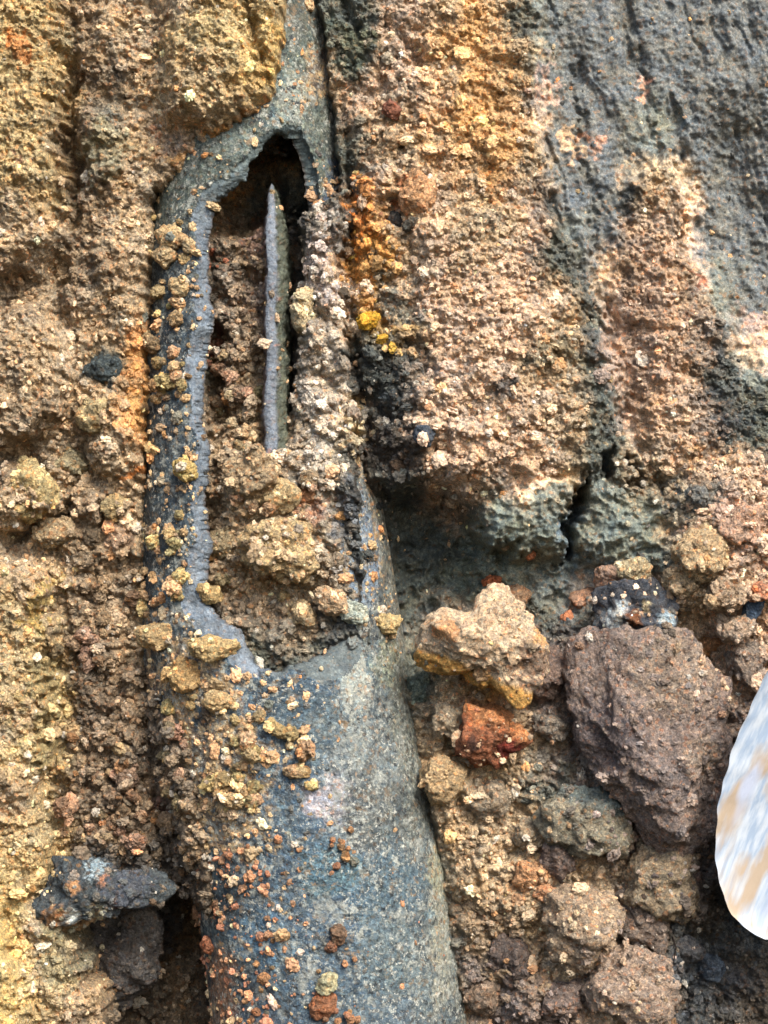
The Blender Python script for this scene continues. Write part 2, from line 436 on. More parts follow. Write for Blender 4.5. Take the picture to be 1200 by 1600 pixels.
# ------------------------------------------------------------------ materials
def earth_material(name, source, rough=0.92, fine=1.0, speck=0.6, bump=1.2, spec=0.2, grit=1.0, fleck=0.0):
    """source: 'tone' (per-vertex), 'object' (object colour) or 'grain' (per-grain colour)"""
    m = bpy.data.materials.new(name); m.use_nodes = True
    nt = m.node_tree; N = nt.nodes; L = nt.links
    b = N['Principled BSDF']; b.inputs['Specular IOR Level'].default_value = spec
    tc = N.new('ShaderNodeTexCoord'); geo = N.new('ShaderNodeNewGeometry')
    if source == 'object':
        src = N.new('ShaderNodeObjectInfo'); csock = src.outputs['Color']
    else:
        src = N.new('ShaderNodeAttribute'); src.attribute_name = source
        src.attribute_type = 'INSTANCER' if source == 'grain' else 'GEOMETRY'
        csock = src.outputs['Color']
    pos = geo.outputs['Position']
    def noise(scale, detail, rough_=0.6):
        n = N.new('ShaderNodeTexNoise'); n.inputs['Scale'].default_value = scale; n.inputs['Detail'].default_value = detail
        n.inputs['Roughness'].default_value = rough_; L.new(pos, n.inputs['Vector']); return n
    def mul(a, bsock, fac=1.0):
        x = N.new('ShaderNodeMix'); x.data_type = 'RGBA'; x.blend_type = 'MULTIPLY'; x.inputs[0].default_value = fac
        L.new(a, x.inputs[6]); L.new(bsock, x.inputs[7]); return x.outputs[2]
    def ramp(sock, stops):
        r = N.new('ShaderNodeValToRGB'); e = r.color_ramp.elements
        while len(e) < len(stops): e.new(0.5)
        for k, (p_, c) in enumerate(stops): e[k].position = p_; e[k].color = (*c, 1)
        L.new(sock, r.inputs[0]); return r.outputs[0]
    n1 = noise(120, 5, 0.65)
    c = mul(csock, ramp(n1.outputs[0], [(0.3, (0.62, 0.63, 0.66)), (0.5, (1, 1, 1)), (0.72, (1.42, 1.36, 1.26))]), 0.85 * fine)
    vo = N.new('ShaderNodeTexVoronoi'); vo.inputs['Scale'].default_value = 190; L.new(pos, vo.inputs['Vector'])
    sx = N.new('ShaderNodeSeparateColor'); L.new(vo.outputs['Color'], sx.inputs[0])
    c = mul(c, ramp(sx.outputs[0], [(0.0, (0.6, 0.62, 0.66)), (0.35, (0.95, 0.95, 0.95)), (0.8, (1.15, 1.08, 1.0)), (1.0, (1.65, 1.55, 1.45))]), speck)
    c2 = mul(c, ramp(sx.outputs[1], [(0.0, (0.85, 1.0, 1.12)), (0.5, (1, 1, 1)), (0.86, (1.06, 1, 0.92)), (1.0, (1.5, 0.92, 0.62))]), speck)
    n4 = noise(330, 4, 0.75)
    c2 = mul(c2, ramp(n4.outputs[0], [(0.3, (0.42, 0.43, 0.45)), (0.44, (0.82, 0.82, 0.82)), (0.56, (1.15, 1.14, 1.12)), (0.7, (1.9, 1.85, 1.75))]), grit)
    if fleck:
        for sc_, lo, hi, colr in ((70, .53, .61, (0.42, 0.44, 0.39)), (95, .535, .60, (0.03, 0.038, 0.044)), (24, .56, .66, (0.30, 0.32, 0.29)), (45, .585, .64, (0.26, 0.19, 0.12)), (150, .56, .61, (0.55, 0.55, 0.48))):
            nf = noise(sc_, 6, 0.72); fm = ramp(nf.outputs[0], [(lo, (0, 0, 0)), (hi, (fleck,) * 3)])
            offv = N.new('ShaderNodeVectorMath'); offv.operation = 'ADD'; offv.inputs[1].default_value = (sc_ * 0.37, sc_ * 0.11, sc_ * 0.23)
            L.new(pos, offv.inputs[0]); L.new(offv.outputs[0], nf.inputs['Vector'])
            npz = noise(13 + sc_ * 0.05, 3, 0.6); fm = mul(fm, ramp(npz.outputs[0], [(0.42, (0.1,) * 3), (0.54, (1.5,) * 3)]))
            L.new(offv.outputs[0], npz.inputs['Vector'])
            x = N.new('ShaderNodeMix'); x.data_type = 'RGBA'; L.new(fm, x.inputs[0]); L.new(c2, x.inputs[6]); x.inputs[7].default_value = (*colr, 1); c2 = x.outputs[2]
    L.new(c2, b.inputs['Base Color'])
    b.inputs['Roughness'].default_value = rough
    n2 = noise(330, 6, 0.7); n3 = noise(95, 4, 0.6)
    wv = N.new('ShaderNodeVectorMath'); wv.operation = 'MULTIPLY_ADD'; wv.inputs[1].default_value = (0.006,) * 3
    L.new(n1.outputs['Color'], wv.inputs[0]); L.new(pos, wv.inputs[2])
    v3 = N.new('ShaderNodeTexVoronoi'); v3.inputs['Scale'].default_value = 150; L.new(wv.outputs[0], v3.inputs['Vector'])
    bp3 = N.new('ShaderNodeBump'); bp3.invert = True; bp3.inputs['Strength'].default_value = 0.7 * bump; bp3.inputs['Distance'].default_value = 0.004
    L.new(v3.outputs['Distance'], bp3.inputs['Height'])
    bp = N.new('ShaderNodeBump'); bp.inputs['Strength'].default_value = 0.9 * bump; bp.inputs['Distance'].default_value = 0.005
    L.new(n2.outputs[0], bp.inputs['Height']); L.new(bp3.outputs[0], bp.inputs['Normal'])
    bp2 = N.new('ShaderNodeBump'); bp2.inputs['Strength'].default_value = 0.8 * bump; bp2.inputs['Distance'].default_value = 0.009
    L.new(n3.outputs[0], bp2.inputs['Height']); L.new(bp.outputs[0], bp2.inputs['Normal'])
    if source == 'tone':
        for q in (bp, bp2, bp3):
            mm = N.new('ShaderNodeMath'); mm.operation = 'MULTIPLY'; mm.inputs[1].default_value = q.inputs['Strength'].default_value
            L.new(src.outputs['Alpha'], mm.inputs[0]); L.new(mm.outputs[0], q.inputs['Strength'])
    L.new(bp2.outputs[0], b.inputs['Normal'])
    return m

M_soil = earth_material('soil', 'tone', bump=1.5)
M_clod = earth_material('clod_soil', 'object', bump=1.7)
M_grain = earth_material('grain_soil', 'grain', speck=0.35, bump=0.9, grit=0.8)
M_pipe = earth_material('pipe_clay', 'tone', rough=0.7, fine=1.0, speck=0.8, bump=1.5, spec=0.35, grit=0.9, fleck=0.65)
M_rim = earth_material('pipe_fracture', 'tone', rough=0.5, fine=0.8, speck=0.4, bump=0.8, spec=0.35, grit=0.6)

# ------------------------------------------------------------------ the bank
def axis(lo, hi, step, far):
    a = list(np.arange(lo, hi + 1e-6, step))
    s = step; left = []; x = lo
    while x > lo - far: s *= 1.12; x -= s; left.append(x)
    s = step; right = []; x = a[-1]
    while x < a[-1] + far: s *= 1.12; x += s; right.append(x)
    return np.array(left[::-1] + a + right)
ax = axis(-24, 1224, 1.8, 1300); ay = axis(-24, 1624, 1.8, 1300)
X, Y = np.meshgrid(ax, ay)
Hs = soil_height(X, Y)
Cs = soil_colour(X, Y)
def quads(nx, ny):
    i = np.arange(nx - 1)[None, :]; j = np.arange(ny - 1)[:, None]
    a = j * nx + i
    return np.stack([a, a + nx, a + nx + 1, a + 1], -1).reshape(-1, 4)
V = np.stack([(X - 600) * S, -Hs * S, (800 - Y) * S], -1).reshape(-1, 3)
bank = link('soil_bank', mesh_np('soil_bank', V, quads(len(ax), len(ay)), True, Cs.reshape(-1, 3), M_soil, 1 - 0.82 * samp(clayM, X, Y).reshape(-1)))
tag(bank, 'cut face of ochre, pink and grey soil in which the broken pipe is bedded', kind='structure')

def surf(x, y):
    xa = np.array([float(x)]); ya = np.array([float(y)])
    return float(soil_height(xa, ya)[0])

# ------------------------------------------------------------------ the pipe
def pipe_colour(x, y):
    wx = x + 22 * fbm(x, y, 50, 4, 61) + 9 * perlin(x / 9, y / 9, 62); wy = y + 30 * fbm(x, y, 50, 4, 63) + 9 * perlin(x / 9, y / 9, 64)
    C = np.ones(x.shape + (3,)) * lin((84, 104, 120), 1.0)
    def lay(w, col):
        nonlocal C
        w = np.clip(w, 0, 1)[..., None]; C = C * (1 - w) + lin(col) * w
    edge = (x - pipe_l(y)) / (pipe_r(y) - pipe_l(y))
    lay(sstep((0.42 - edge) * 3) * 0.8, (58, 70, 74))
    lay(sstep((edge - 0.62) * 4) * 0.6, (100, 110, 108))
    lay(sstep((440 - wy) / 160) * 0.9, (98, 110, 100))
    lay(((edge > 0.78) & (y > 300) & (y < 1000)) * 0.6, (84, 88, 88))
    lay(sstep(fbm(x, y, 60, 5, 65, .65) * 2.6 - 0.25) * 0.7, (112, 146, 160))
    lay(sstep(fbm(x, y, 24, 4, 66, .65) * 3 - 0.5) * 0.75, (44, 54, 60))
    lay(sstep(fbm(x, y, 34, 5, 67, .7) * 3 - 0.7) * 0.8, (158, 160, 140))
    lay(sstep(fbm(x, y, 44, 5, 68, .7) * 3 - 0.8) * 0.6, (128, 116, 92))
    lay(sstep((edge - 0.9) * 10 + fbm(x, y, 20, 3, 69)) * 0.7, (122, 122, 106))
    for sx, sy, rx, ry, col, st in [(512, 1240, 34, 34, (206, 200, 212), .85), (552, 1060, 24, 60, (178, 186, 178), .8), (560, 1150, 20, 60, (150, 160, 156), .7),
                                    (610, 1040, 24, 40, (140, 146, 120), .7), (565, 1200, 60, 120, (132, 140, 138), .5), (548, 950, 30, 34, (190, 200, 186), .85),
                                    (480, 1120, 60, 50, (96, 116, 124), .6), (450, 1080, 60, 30, (54, 78, 96), .7), (458, 150, 26, 50, (158, 168, 156), .75), (470, 20, 20, 40, (92, 92, 84), .6), (380, 215, 50, 20, (112, 126, 120), .6),
                                    (495, 110, 22, 44, (188, 160, 112), .85), (520, 190, 14, 40, (84, 92, 86), .7), (270, 965, 34, 16, (170, 176, 170), .7),
                                    (670, 1500, 40, 60, (112, 124, 124), .6), (610, 1370, 60, 50, (84, 112, 128), .7), (566, 860, 20, 100, (122, 142, 164), .9), (690, 1420, 16, 160, (160, 160, 142), .7), (640, 1120, 30, 90, (120, 124, 112), .7), (600, 1480, 50, 60, (100, 118, 122), .6), (560, 1570, 60, 40, (88, 108, 120), .6),
                                    (350, 1560, 26, 80, (170, 124, 88), .7), (410, 1450, 50, 40, (92, 132, 160), .7), (420, 1590, 60, 40, (74, 96, 118), .6),
                                    (650, 1220, 20, 100, (120, 126, 116), .6), (690, 1350, 18, 60, (160, 160, 130), .6), (520, 1345, 50, 40, (86, 124, 140), .7),
                                    (590, 1260, 60, 50, (86, 88, 82), .5), (520, 300, 14, 60, (70, 92, 124), .8), (440, 250, 60, 40, (96, 116, 108), .5),
                                    (235, 1250, 80, 140, (70, 76, 76), .6)]:
        q = ((wx - sx) / rx) ** 2 + ((wy - sy) / ry) ** 2
        lay(st * sstep(1.5 - q), col)
    C = C * (1 + 0.75 * fbm(x, y, 13, 4, 71, .7)[..., None])
    return np.clip(C, 0.004, 0.85)

RIMW = [(312, 950, 34), (350, 985, 34), (375, 1010, 22), (505, 1040, 30), (540, 1025, 40), (340, 290, 14), (300, 560, 10), (310, 350, 10), (300, 870, 14)]
def rim_width(x, y):
    w = np.full(x.shape, 11.0) + 14 * fbm(x, y, 70, 2, 181)
    for sx, sy, a in RIMW: w = w + a * np.exp(-((x - sx) ** 2 + (y - sy) ** 2) / 900.0)
    w = w * np.where((x > 470) & (y < 960), 0.35, 1.0) * np.where((y > 1020) & (x > 410) & (x < 480), 0.4, 1)
    return w + 5 * fbm(x, y, 24, 3, 81)

thick = sstep(sdf([(225, 960), (300, 990), (330, 1010), (380, 1060), (400, 1120), (470, 1170), (510, 1230), (480, 1310), (390, 1340), (320, 1290), (330, 1400), (240, 1400), (215, 1150)], GX, GY) / 20 + .5)
thick = np.maximum(thick, sstep(sdf([(470, 330), (505, 330), (546, 470), (556, 640), (566, 740), (548, 800), (552, 900), (545, 980), (530, 960), (530, 780), (520, 700), (460, 720)], GX, GY) / 12 + .5))
pipe = bpy.data.objects.new('buried_pipe', None); COL.objects.link(pipe)
pipe.location = P(430, 1600, -60)
tag(pipe, 'blue-grey buried pipe running down the bank, its front broken open in a long ragged hole', 'pipe')
na = 250; ys = np.arange(-320, 1960, 2.5)
tau = np.linspace(-1.25, 1.25, na)                     # angle across the front, radians-ish
TA, YY = np.meshgrid(tau, ys)
def pipe_grid(th, yy, inner=0.0):
    l, r = pipe_l(yy), pipe_r(yy); c = (l + r) / 2; R = (r - l) / 2 - inner
    return c + R * np.sin(th * 1.32), yy, pipe_axis_h(yy) + R * np.cos(th * 1.32)
PX, PYY, PH = pipe_grid(TA, YY)
jag = 11 * fbm(PX, PYY, 34, 5, 83, .6) + 0.8 * perlin(PX / 8, PYY / 8, 84)
sd = sdf(OPEN, PX, PYY) + jag
# pull the vertices next to the break onto it
gy, gx = np.gradient(sd, axis=(0, 1))
dxa = np.gradient(PX, axis=1); dya = 2.5
gxp, gyp = gx / np.maximum(dxa, 0.3), gy / dya
gl = np.maximum(gxp ** 2 + gyp ** 2, 0.3)
front = np.cos(TA * 1.32) > 0.15
near = (np.abs(sd) < 1.9) & front
mvx = np.where(near, -sd * gxp / gl, 0); mvy = np.where(near, -sd * gyp / gl, 0)
PX = PX + np.clip(mvx, -2.2, 2.2); PYY = PYY + np.clip(mvy, -2.2, 2.2)
hole = (sd > 0.0) & front
rw = rim_width(PX, PYY)
sds = sdf(OPEN, pipe_grid(TA, YY)[0], YY) + 4 * fbm(PX, PYY, 50, 2, 83)
edge_in = sstep(np.clip(1 + sds / np.maximum(rw, 3), 0, 1))     # 1 at the break, 0 at the rim's outer line
Rr = 5 * fbm(PX, PYY, 60, 4, 85, .6) + 2.4 * fbm(PX, PYY, 13, 3, 86) + 2.0 * np.clip(fbm(PX, PYY * 0.5, 30, 3, 87) * 3, -1, 1)
isrim = (sd > -rw) & front
drop = np.where(isrim, 3.5 + 13 * edge_in ** 1.4, 0)
PHo = PH + np.where(isrim, Rr * 0.35, Rr) - drop
Rr = Rr + 2.2 * perlin(PX / 6, PYY / 6, 186)
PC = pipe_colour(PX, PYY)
Rr = Rr * 1.6 + sstep((290 - PYY) / 60) * (11 * fbm(PX, PYY, 30, 5, 195, .65) + 4 * fbm(PX, PYY, 9, 3, 196)) + 4.5 * fbm(PX, PYY * 0.6, 16, 4, 194, .65) - 5 * np.clip(fbm(PX, PYY, 18, 4, 190, .65) - 0.22, 0, 1) * 6
cake = np.clip(crumbly(PX, PYY) / 8, 0, 1) * 0.75 + 0.55 * samp(thick, PX, PYY) + 1.3 * fbm(PX, PYY, 34, 4, 191, .65) - 0.86
cake = cake - 1.2 * np.clip((PX - 430) / 90, 0, 1) * (PYY > 1020) + 0.5 * np.clip((PX - pipe_r(PYY) + 60) / 60, 0, 1) * (PYY < 1000)
cake = cake + 0.55 * np.exp(-((PX - 495) / 26) ** 2 - ((PYY - 105) / 46) ** 2) * 2 - 1.0 * ((PX > 546) & (PYY > 745) & (PYY < 960) & (PX < pipe_r(PYY) - 22))
cake = sstep(cake * 3.5) * (~isrim)
wa, ca_ = worley(PX, PYY, 9, 192)
wb, cb_ = worley(PX, PYY, 24, 193)
Rr = Rr + cake * (4 + (0.6 - wa) * 9 * ca_ + (0.6 - wb) * 14 * cb_)
cc = np.where((ca_ > 0.35)[..., None], lin((184, 156, 114)), lin((112, 98, 84))) * (0.75 + 0.5 * cb_[..., None])
PC = PC * (1 - cake[..., None]) + cc * cake[..., None]
RC = np.ones(PX.shape + (3,)) * lin((102, 113, 124), 0.95)
nn = fbm(PX, PYY, 26, 4, 88)[..., None]
RC = RC * (1 + 0.7 * nn + 0.4 * fbm(PX, PYY, 9, 3, 188, .7)[..., None])
low = (sstep((PYY - 985) / 20) * sstep((PX - 410) / 40) * 0.8)[..., None]
RC = RC * (1 - low) + lin((84, 94, 92)) * low * (1 + 0.5 * nn)
dk = sstep(fbm(PX, PYY, 40, 4, 89) * 3 - 0.4)[..., None] * 0.5
RC = RC * (1 - dk) + lin((74, 84, 90)) * dk
gr = (sstep((360 - PYY) / 100) * 0.8)[..., None]
RC = RC * (1 - gr) + lin((92, 108, 106)) * gr
RC = np.clip(RC, 0.01, 0.8)
F = quads(na, len(ys))
fh = hole.ravel()[F]; fr = isrim.ravel()[F]
keep = ~(fh.sum(1) >= 2)
rimf = keep & (fr.sum(1) >= 2)
outf = keep & ~rimf
def sub(Vx, F, col, name, mat):
    u, inv = np.unique(F, return_inverse=True)
    return mesh_np(name, Vx[u], inv.reshape(F.shape), True, col[u], mat)
base = np.array(pipe.location)
Vo = np.stack([(PX - 600) * S, -PHo * S, (800 - PYY) * S], -1).reshape(-1, 3) - base
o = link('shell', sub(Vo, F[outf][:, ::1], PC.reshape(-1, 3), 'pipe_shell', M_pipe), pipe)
# inner face and the broken wall between
IX, IY, IH = pipe_grid(TA, YY, 26)
IX = IX + (PX - pipe_grid(TA, YY)[0]); IY = IY + (PYY - YY)
Vi = np.stack([(IX - 600) * S, -IH * S, (800 - IY) * S], -1).reshape(-1, 3) - base
IC = np.clip(np.ones((Vi.shape[0], 3)) * lin((70, 62, 56)) * (1 + 0.4 * fbm(PX, PYY, 20, 3, 90).reshape(-1, 1)), 0.004, 1)
inner_keep = keep & (np.abs(YY.ravel()[F[:, 0]] - 620) < 620)
o = link('inner_wall', sub(Vi, F[inner_keep][:, ::-1], IC, 'pipe_inner_wall', M_soil), pipe)
# boundary edges of kept faces around the hole
Ef = np.concatenate([F[keep][:, [0, 1]], F[keep][:, [1, 2]], F[keep][:, [2, 3]], F[keep][:, [3, 0]]])
key = np.sort(Ef, 1); kk = key[:, 0].astype(np.int64) * 10_000_000 + key[:, 1]
u, idx, cnt = np.unique(kk, return_index=True, return_counts=True)
be = Ef[idx[cnt == 1]]
m = (np.abs(YY.ravel()[be[:, 0]] - 620) < 600) & (np.abs(TA.ravel()[be[:, 0]]) < 1.1)
be = be[m]
nV = Vo.shape[0]
MID = 3
Vs = [Vo + (Vi - Vo) * (k / MID) for k in range(MID + 1)]
wn_ = perlin(PX.ravel() / 9, PYY.ravel() / 9, 91) * 2.2 * S
for k in (1, 2): Vs[k][:, 0] += wn_; Vs[k][:, 2] += perlin(PX.ravel() / 7, PYY.ravel() / 7, 92 + k) * 2 * S
allV = np.concatenate(Vs)
bf = np.concatenate([np.stack([be[:, 1] + nV * k, be[:, 0] + nV * k, be[:, 0] + nV * (k + 1), be[:, 1] + nV * (k + 1)], 1) for k in range(MID)])
rf = np.concatenate([F[rimf], bf])
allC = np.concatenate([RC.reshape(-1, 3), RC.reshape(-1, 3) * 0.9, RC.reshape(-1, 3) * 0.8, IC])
o = link('broken_rim', sub(allV, rf, allC, 'pipe_broken_rim', M_rim), pipe)
tag(o, 'smooth blue-grey fracture edge around the hole')

# partition: upright web inside the pipe, tapering to a point at the top
def partition():
    yv = np.arange(276, 905, 3.0); nr = 30
    V = []; C = []
    for y in yv:
        t = (y - 276)
        w = np.interp(y, [276, 290, 320, 360, 500, 700, 760, 900], [3, 9, 13, 18, 18, 22, 20, 18])
        cx = np.interp(y, [276, 300, 350, 450, 600, 740, 900], [420, 421, 424, 424, 424, 423, 422]) + 1.5 * math.sin(y / 21)
        hf = np.interp(y, [276, 300, 400, 700, 780, 900], [-26, 22, 54, 66, 66, 40])
        prof = []
        d = 130
        for k in range(nr):
            s_ = k / (nr - 1)
            if s_ < 0.36: q = s_ / 0.36; prof.append((cx - w * 0.5 - 9 * (1 - q), hf - d * (1 - q) - 3, 0))
            elif s_ < 0.5: q = (s_ - 0.36) / 0.14; prof.append((cx - w * 0.5 + w * q * 0.98, hf + 2.5 * math.sin(q * 3.14), 1))
            elif s_ < 0.6: q = (s_ - 0.5) / 0.1; prof.append((cx + w * 0.5 + 1 + 12 * q * min(1, t / 90), hf - 8 - 18 * q, 2))
            else: q = (s_ - 0.6) / 0.4; prof.append((cx + w * 0.5 + 13 * min(1, t / 90) + 3 * q, hf - 26 - d * q, 2))
        for (px, ph, k) in prof:
            V.append((px, y, ph)); C.append(k)
    V = np.array(V); C = np.array(C)
    n1 = fbm(V[:, 1], V[:, 2] * 2 + V[:, 0], 18, 3, 95); n2 = fbm(V[:, 1] + 99, V[:, 2] * 2 + V[:, 0], 8, 2, 96)
    amp = np.where(C == 1, 0.9, 3.2)
    V[:, 0] += (n1 * 2.2 + n2 * 1.3) * amp; V[:, 2] += (n2 * 1.5) * amp * 0.5
    cols = np.array([lin((92, 78, 74)), lin((102, 111, 122)), lin((82, 88, 74))])[C]
    cols = cols * (1 + 0.5 * n1[:, None])
    rust = sstep(fbm(V[:, 0], V[:, 1], 16, 3, 97) * 3 - 1.1)[:, None] * 0.8
    cols = cols * (1 - rust) + lin((170, 110, 84)) * rust
    return V, np.clip(cols, 0.005, 0.8), nr, len(yv)
pv, pc, nr, nyv = partition()
PV = np.stack([(pv[:, 0] - 600) * S, -pv[:, 2] * S, (800 - pv[:, 1]) * S], -1) - base
o = link('partition', mesh_np('pipe_partition', PV, quads(nr, nyv)[:, ::-1], True, pc, M_rim), pipe)
tag(o, 'narrow upright blade of blue-grey clay tapering to a point, mossy on its right side')

# ------------------------------------------------------------------ clods
def ico(sub_):
    bm = bmesh.new(); bmesh.ops.create_icosphere(bm, subdivisions=sub_, radius=1)
    V = np.array([v.co[:] for v in bm.verts]); F = np.array([[v.index for v in f.verts] for f in bm.faces]); bm.free()
    return V, F
ICO = {k: ico(k) for k in (4, 5, 6)}
def clod_shape(seed, level=5, angular=0.5, knob=1.0, detail=1.0):
    V, F = ICO[level]
    r_ = np.random.RandomState(seed)
    r = np.ones(len(V)) * 1.15
    for k in range(int(9 + 9 * angular)):
        n = r_.randn(3); n /= np.linalg.norm(n)
        d = r_.uniform(0.72, 1.02)
        dn = V @ n
        rr = np.where(dn > 0.15, d / np.maximum(dn, 0.15), 9)
        r = np.minimum(r, np.where(rr < 9, r * (1 - angular) + rr * angular if angular < 1 else rr, 9))
    r = r * (1 + 0.26 * perlin3(V * 1.4, seed) + 0.12 * perlin3(V * 3.1, seed + 5))
    p = V * r[:, None]
    w1 = worley3(p * 2.6, seed); w2 = worley3(p * 5.5, seed + 2); w3 = worley3(p * 12, seed + 3)
    r = r + knob * ((0.55 - w1) * 0.15 + (0.5 - w2) * 0.10) + detail * ((0.5 - w3) * 0.05 + 0.03 * perlin3(p * 16, seed + 9))
    return V * r[:, None], F
CLODS = [mesh_np('clod', *clod_shape(100 + k, 5, 0.8 + 0.06 * (k % 4), 0.5 + 0.4 * (k % 3), 1.3), True, None, M_clod) for k in range(7)]
CRUMBS = [mesh_np('crumb', *clod_shape(200 + k, 4, 0.55, 2.3, 1.6), True, None, M_clod) for k in range(7)]

def put(name, me, x, y, rx, ry, col, label, cat, sink=0.35, rz=0.0, rd=None, h=None, group=None, spin=None):
    rd = rd or min(rx, ry) * 0.9
    hh = surf_any(x, y) if h is None else h
    hc = hh + rd * (1 - 2 * sink)
    # true position for the place where it is seen in the bank
    k = (DIST * 1000 - hc) / (DIST * 1000 - 50)
    o = link(name, me)
    o.location = P(600 + (x - 600) * k, 800 + (y - 800) * k, hc)
    q = Euler(spin if spin else (random.uniform(0, 6.28), random.uniform(0, 6.28), random.uniform(0, 6.28))).to_matrix()
    # stretch along the bank's axes, after the random turn
    T = Matrix.Rotation(math.radians(-rz), 3, 'Y') @ Matrix.Diagonal((rx * S, rd * S, ry * S)) @ q
    o.matrix_world = Matrix.Translation(o.location) @ T.to_4x4() if False else Matrix.Translation(o.location) @ T.to_4x4()
    o.color = (*np.clip(lin(col), 0, 1), 1)
    tag(o, label, cat, group)
    return o

deps = None
def surf_any(x, y):
    """front-most built surface at this spot (bank or pipe), found by a ray"""
    hit, loc, *_ = sc.ray_cast(DG, Vector(((x - 600) * S, -1.0, (800 - y) * S)), Vector((0, 1, 0)))
    return -loc.y / S if hit else 0.0
bpy.context.view_layer.update()
DG = bpy.context.evaluated_depsgraph_get()

def shaped(name, outline, x, y, depth, col, label, cat, seed, hc, level=6, knob=0.5, angular=0.5, under=None, patches=()):
    """a clod whose outline against the bank follows the given points (relative to its centre)"""
    V, F = clod_shape(seed, level, angular, knob, 0.8)
    rr = np.linalg.norm(V, axis=1); D = V / rr[:, None]
    th = np.arctan2(-D[:, 2], D[:, 0])
    oa = np.array([math.atan2(b, a) for a, b in outline]); orr = np.array([math.hypot(a, b) for a, b in outline])
    k = np.argsort(oa); oa = oa[k]; orr = orr[k]
    ro = np.interp(th, np.concatenate([oa - 2 * np.pi, oa, oa + 2 * np.pi]), np.tile(orr, 3))
    k_ = (rr / rr.mean()) ** 1.0
    Vn = np.stack([D[:, 0] * ro * k_, D[:, 1] * depth * k_, D[:, 2] * ro * k_], 1)
    w = worley3(Vn / 9.0, seed)
    nn = -np.abs(perlin3(Vn / 34.0, seed + 1)) * 16 + 4 - np.abs(perlin3(Vn / 13.0, seed + 2)) * 6 + (0.5 - w) * 3.0 + perlin3(Vn / 4.5, seed + 7) * 1.4
    Vn = Vn + D * nn[:, None]
    c = np.ones((len(Vn), 3)) * lin(col)
    mo = 0.16 * perlin3(Vn / 30.0, seed + 3) + 0.16 * perlin3(Vn / 11.0, seed + 4)
    c = c * (1 + mo[:, None] * 1.5)
    if under is not None:
        ucol, a, b, off, wd = under      # second colour on the side facing (a, b), in bank axes
        q = (Vn[:, 0] * a - Vn[:, 2] * b) / math.hypot(a, b) + perlin3(Vn / 25.0, seed + 6) * 14
        t = sstep((q - off) / wd)[:, None]
        c = c * (1 - t) + lin(ucol) * t
    for (qx, qy, qr, qc) in patches:
        w_ = 1.5 - (np.hypot(Vn[:, 0] - qx, -Vn[:, 2] - qy) / qr + 1.1 * perlin3(Vn / 9.0, seed + 8) + 0.5 * perlin3(Vn / 4.0, seed + 9)) 
        w_ = (sstep(w_ * 2) * (Vn[:, 1] < depth * 0.3))[:, None]
        c = c * (1 - w_) + lin(qc) * w_
    me = mesh_np(name, Vn * S, F, True, np.clip(c, 0.004, 0.9), M_soil)
    o = link(name, me)
    kk_ = (DIST * 1000 - hc) / (DIST * 1000 - 50)
    o.location = P(600 + (x - 600) * kk_, 800 + (y - 800) * kk_, hc)
    tag(o, label, cat)
    return o

shaped('boulder', [(-90, -150), (-20, -172), (50, -170), (90, -130), (100, -40), (112, 40), (100, 110), (80, 150), (40, 172), (0, 150), (-50, 90), (-90, 40), (-112, 0), (-116, -60)],
       1018, 1155, 90, (142, 124, 114), 'largest boulder, mauve-brown and crumbly, beside the white shovel blade', 'boulder', 301, 60, 6, 0.45, 0.62, patches=[(-72, -10, 44, (112, 100, 98)), (30, -110, 50, (158, 138, 120)), (20, 60, 30, (120, 108, 104)), (70, 20, 22, (160, 140, 122))])
shaped('boulder', [(-92, -10), (-75, -45), (-40, -50), (-8, -92), (20, -80), (60, -30), (95, 10), (85, 45), (50, 60), (35, 92), (0, 78), (-40, 55), (-80, 30)],
       770, 1004, 66, (206, 178, 144), 'pointed tan boulder with an ochre underside at the mouth of the dark cavity', 'boulder', 302, 84, 6, 0.35, 0.9,
       under=((204, 152, 76), -0.3, 1, 40, 12), patches=[(60, 30, 26, (140, 116, 96)), (-75, -20, 16, (206, 150, 100)), (80, -10, 14, (210, 160, 104))])
shaped('rock', [(-52, -14), (-36, -42), (0, -40), (30, -20), (54, 8), (40, 26), (0, 44), (-36, 36), (-50, 14)],
       772, 1150, 40, (150, 92, 62), 'rust-red and orange rock under the pointed tan boulder', 'rock', 303, 68, 5, 0.3, 0.95, under=((200, 130, 78), 0.4, -1, 6, 22), patches=[(20, 20, 14, (120, 50, 40)), (-34, 10, 10, (90, 60, 48))])
shaped('clay_slab', [(-104, 24), (-88, -8), (-56, -56), (0, -58), (34, -36), (84, -32), (112, -8), (92, 14), (44, 18), (0, 38), (-45, 52), (-88, 50)],
       152, 1398, 52, (76, 84, 88), 'flat blue-black clay slab with orange stains roofing the dark hollow', 'clay slab', 304, 60, 6, 0.8, 0.3,
       under=((150, 118, 80), 0.1, 1, 30, 12), patches=[(-30, -20, 8, (190, 138, 92)), (15, -30, 8, (170, 120, 92)), (-34, 22, 10, (210, 214, 206)), (5, 22, 12, (190, 186, 160)), (0, -44, 12, (150, 170, 180)), (40, 8, 9, (160, 90, 70)), (-60, 26, 12, (150, 110, 74)), (50, -16, 26, (82, 88, 98))])
shaped('clod', [(-50, -70), (0, -84), (60, -60), (66, -10), (40, 50), (0, 80), (-40, 70), (-60, 20)],
       192, 1492, 50, (88, 84, 82), 'dark grey clod sitting in the hollow beneath the clay slab', 'clod', 305, -88, 5, 0.6, 0.6)
shaped('clod', [(-56, -30), (-20, -44), (20, -36), (50, -20), (64, 10), (58, 34), (20, 48), (-10, 36), (-50, 24)],
       442, 856, 40, (190, 162, 116), 'largest tan clod lodged in the broken pipe, overhanging a dark gap', 'clod', 306, 112, 5, 1.0, 0.6)
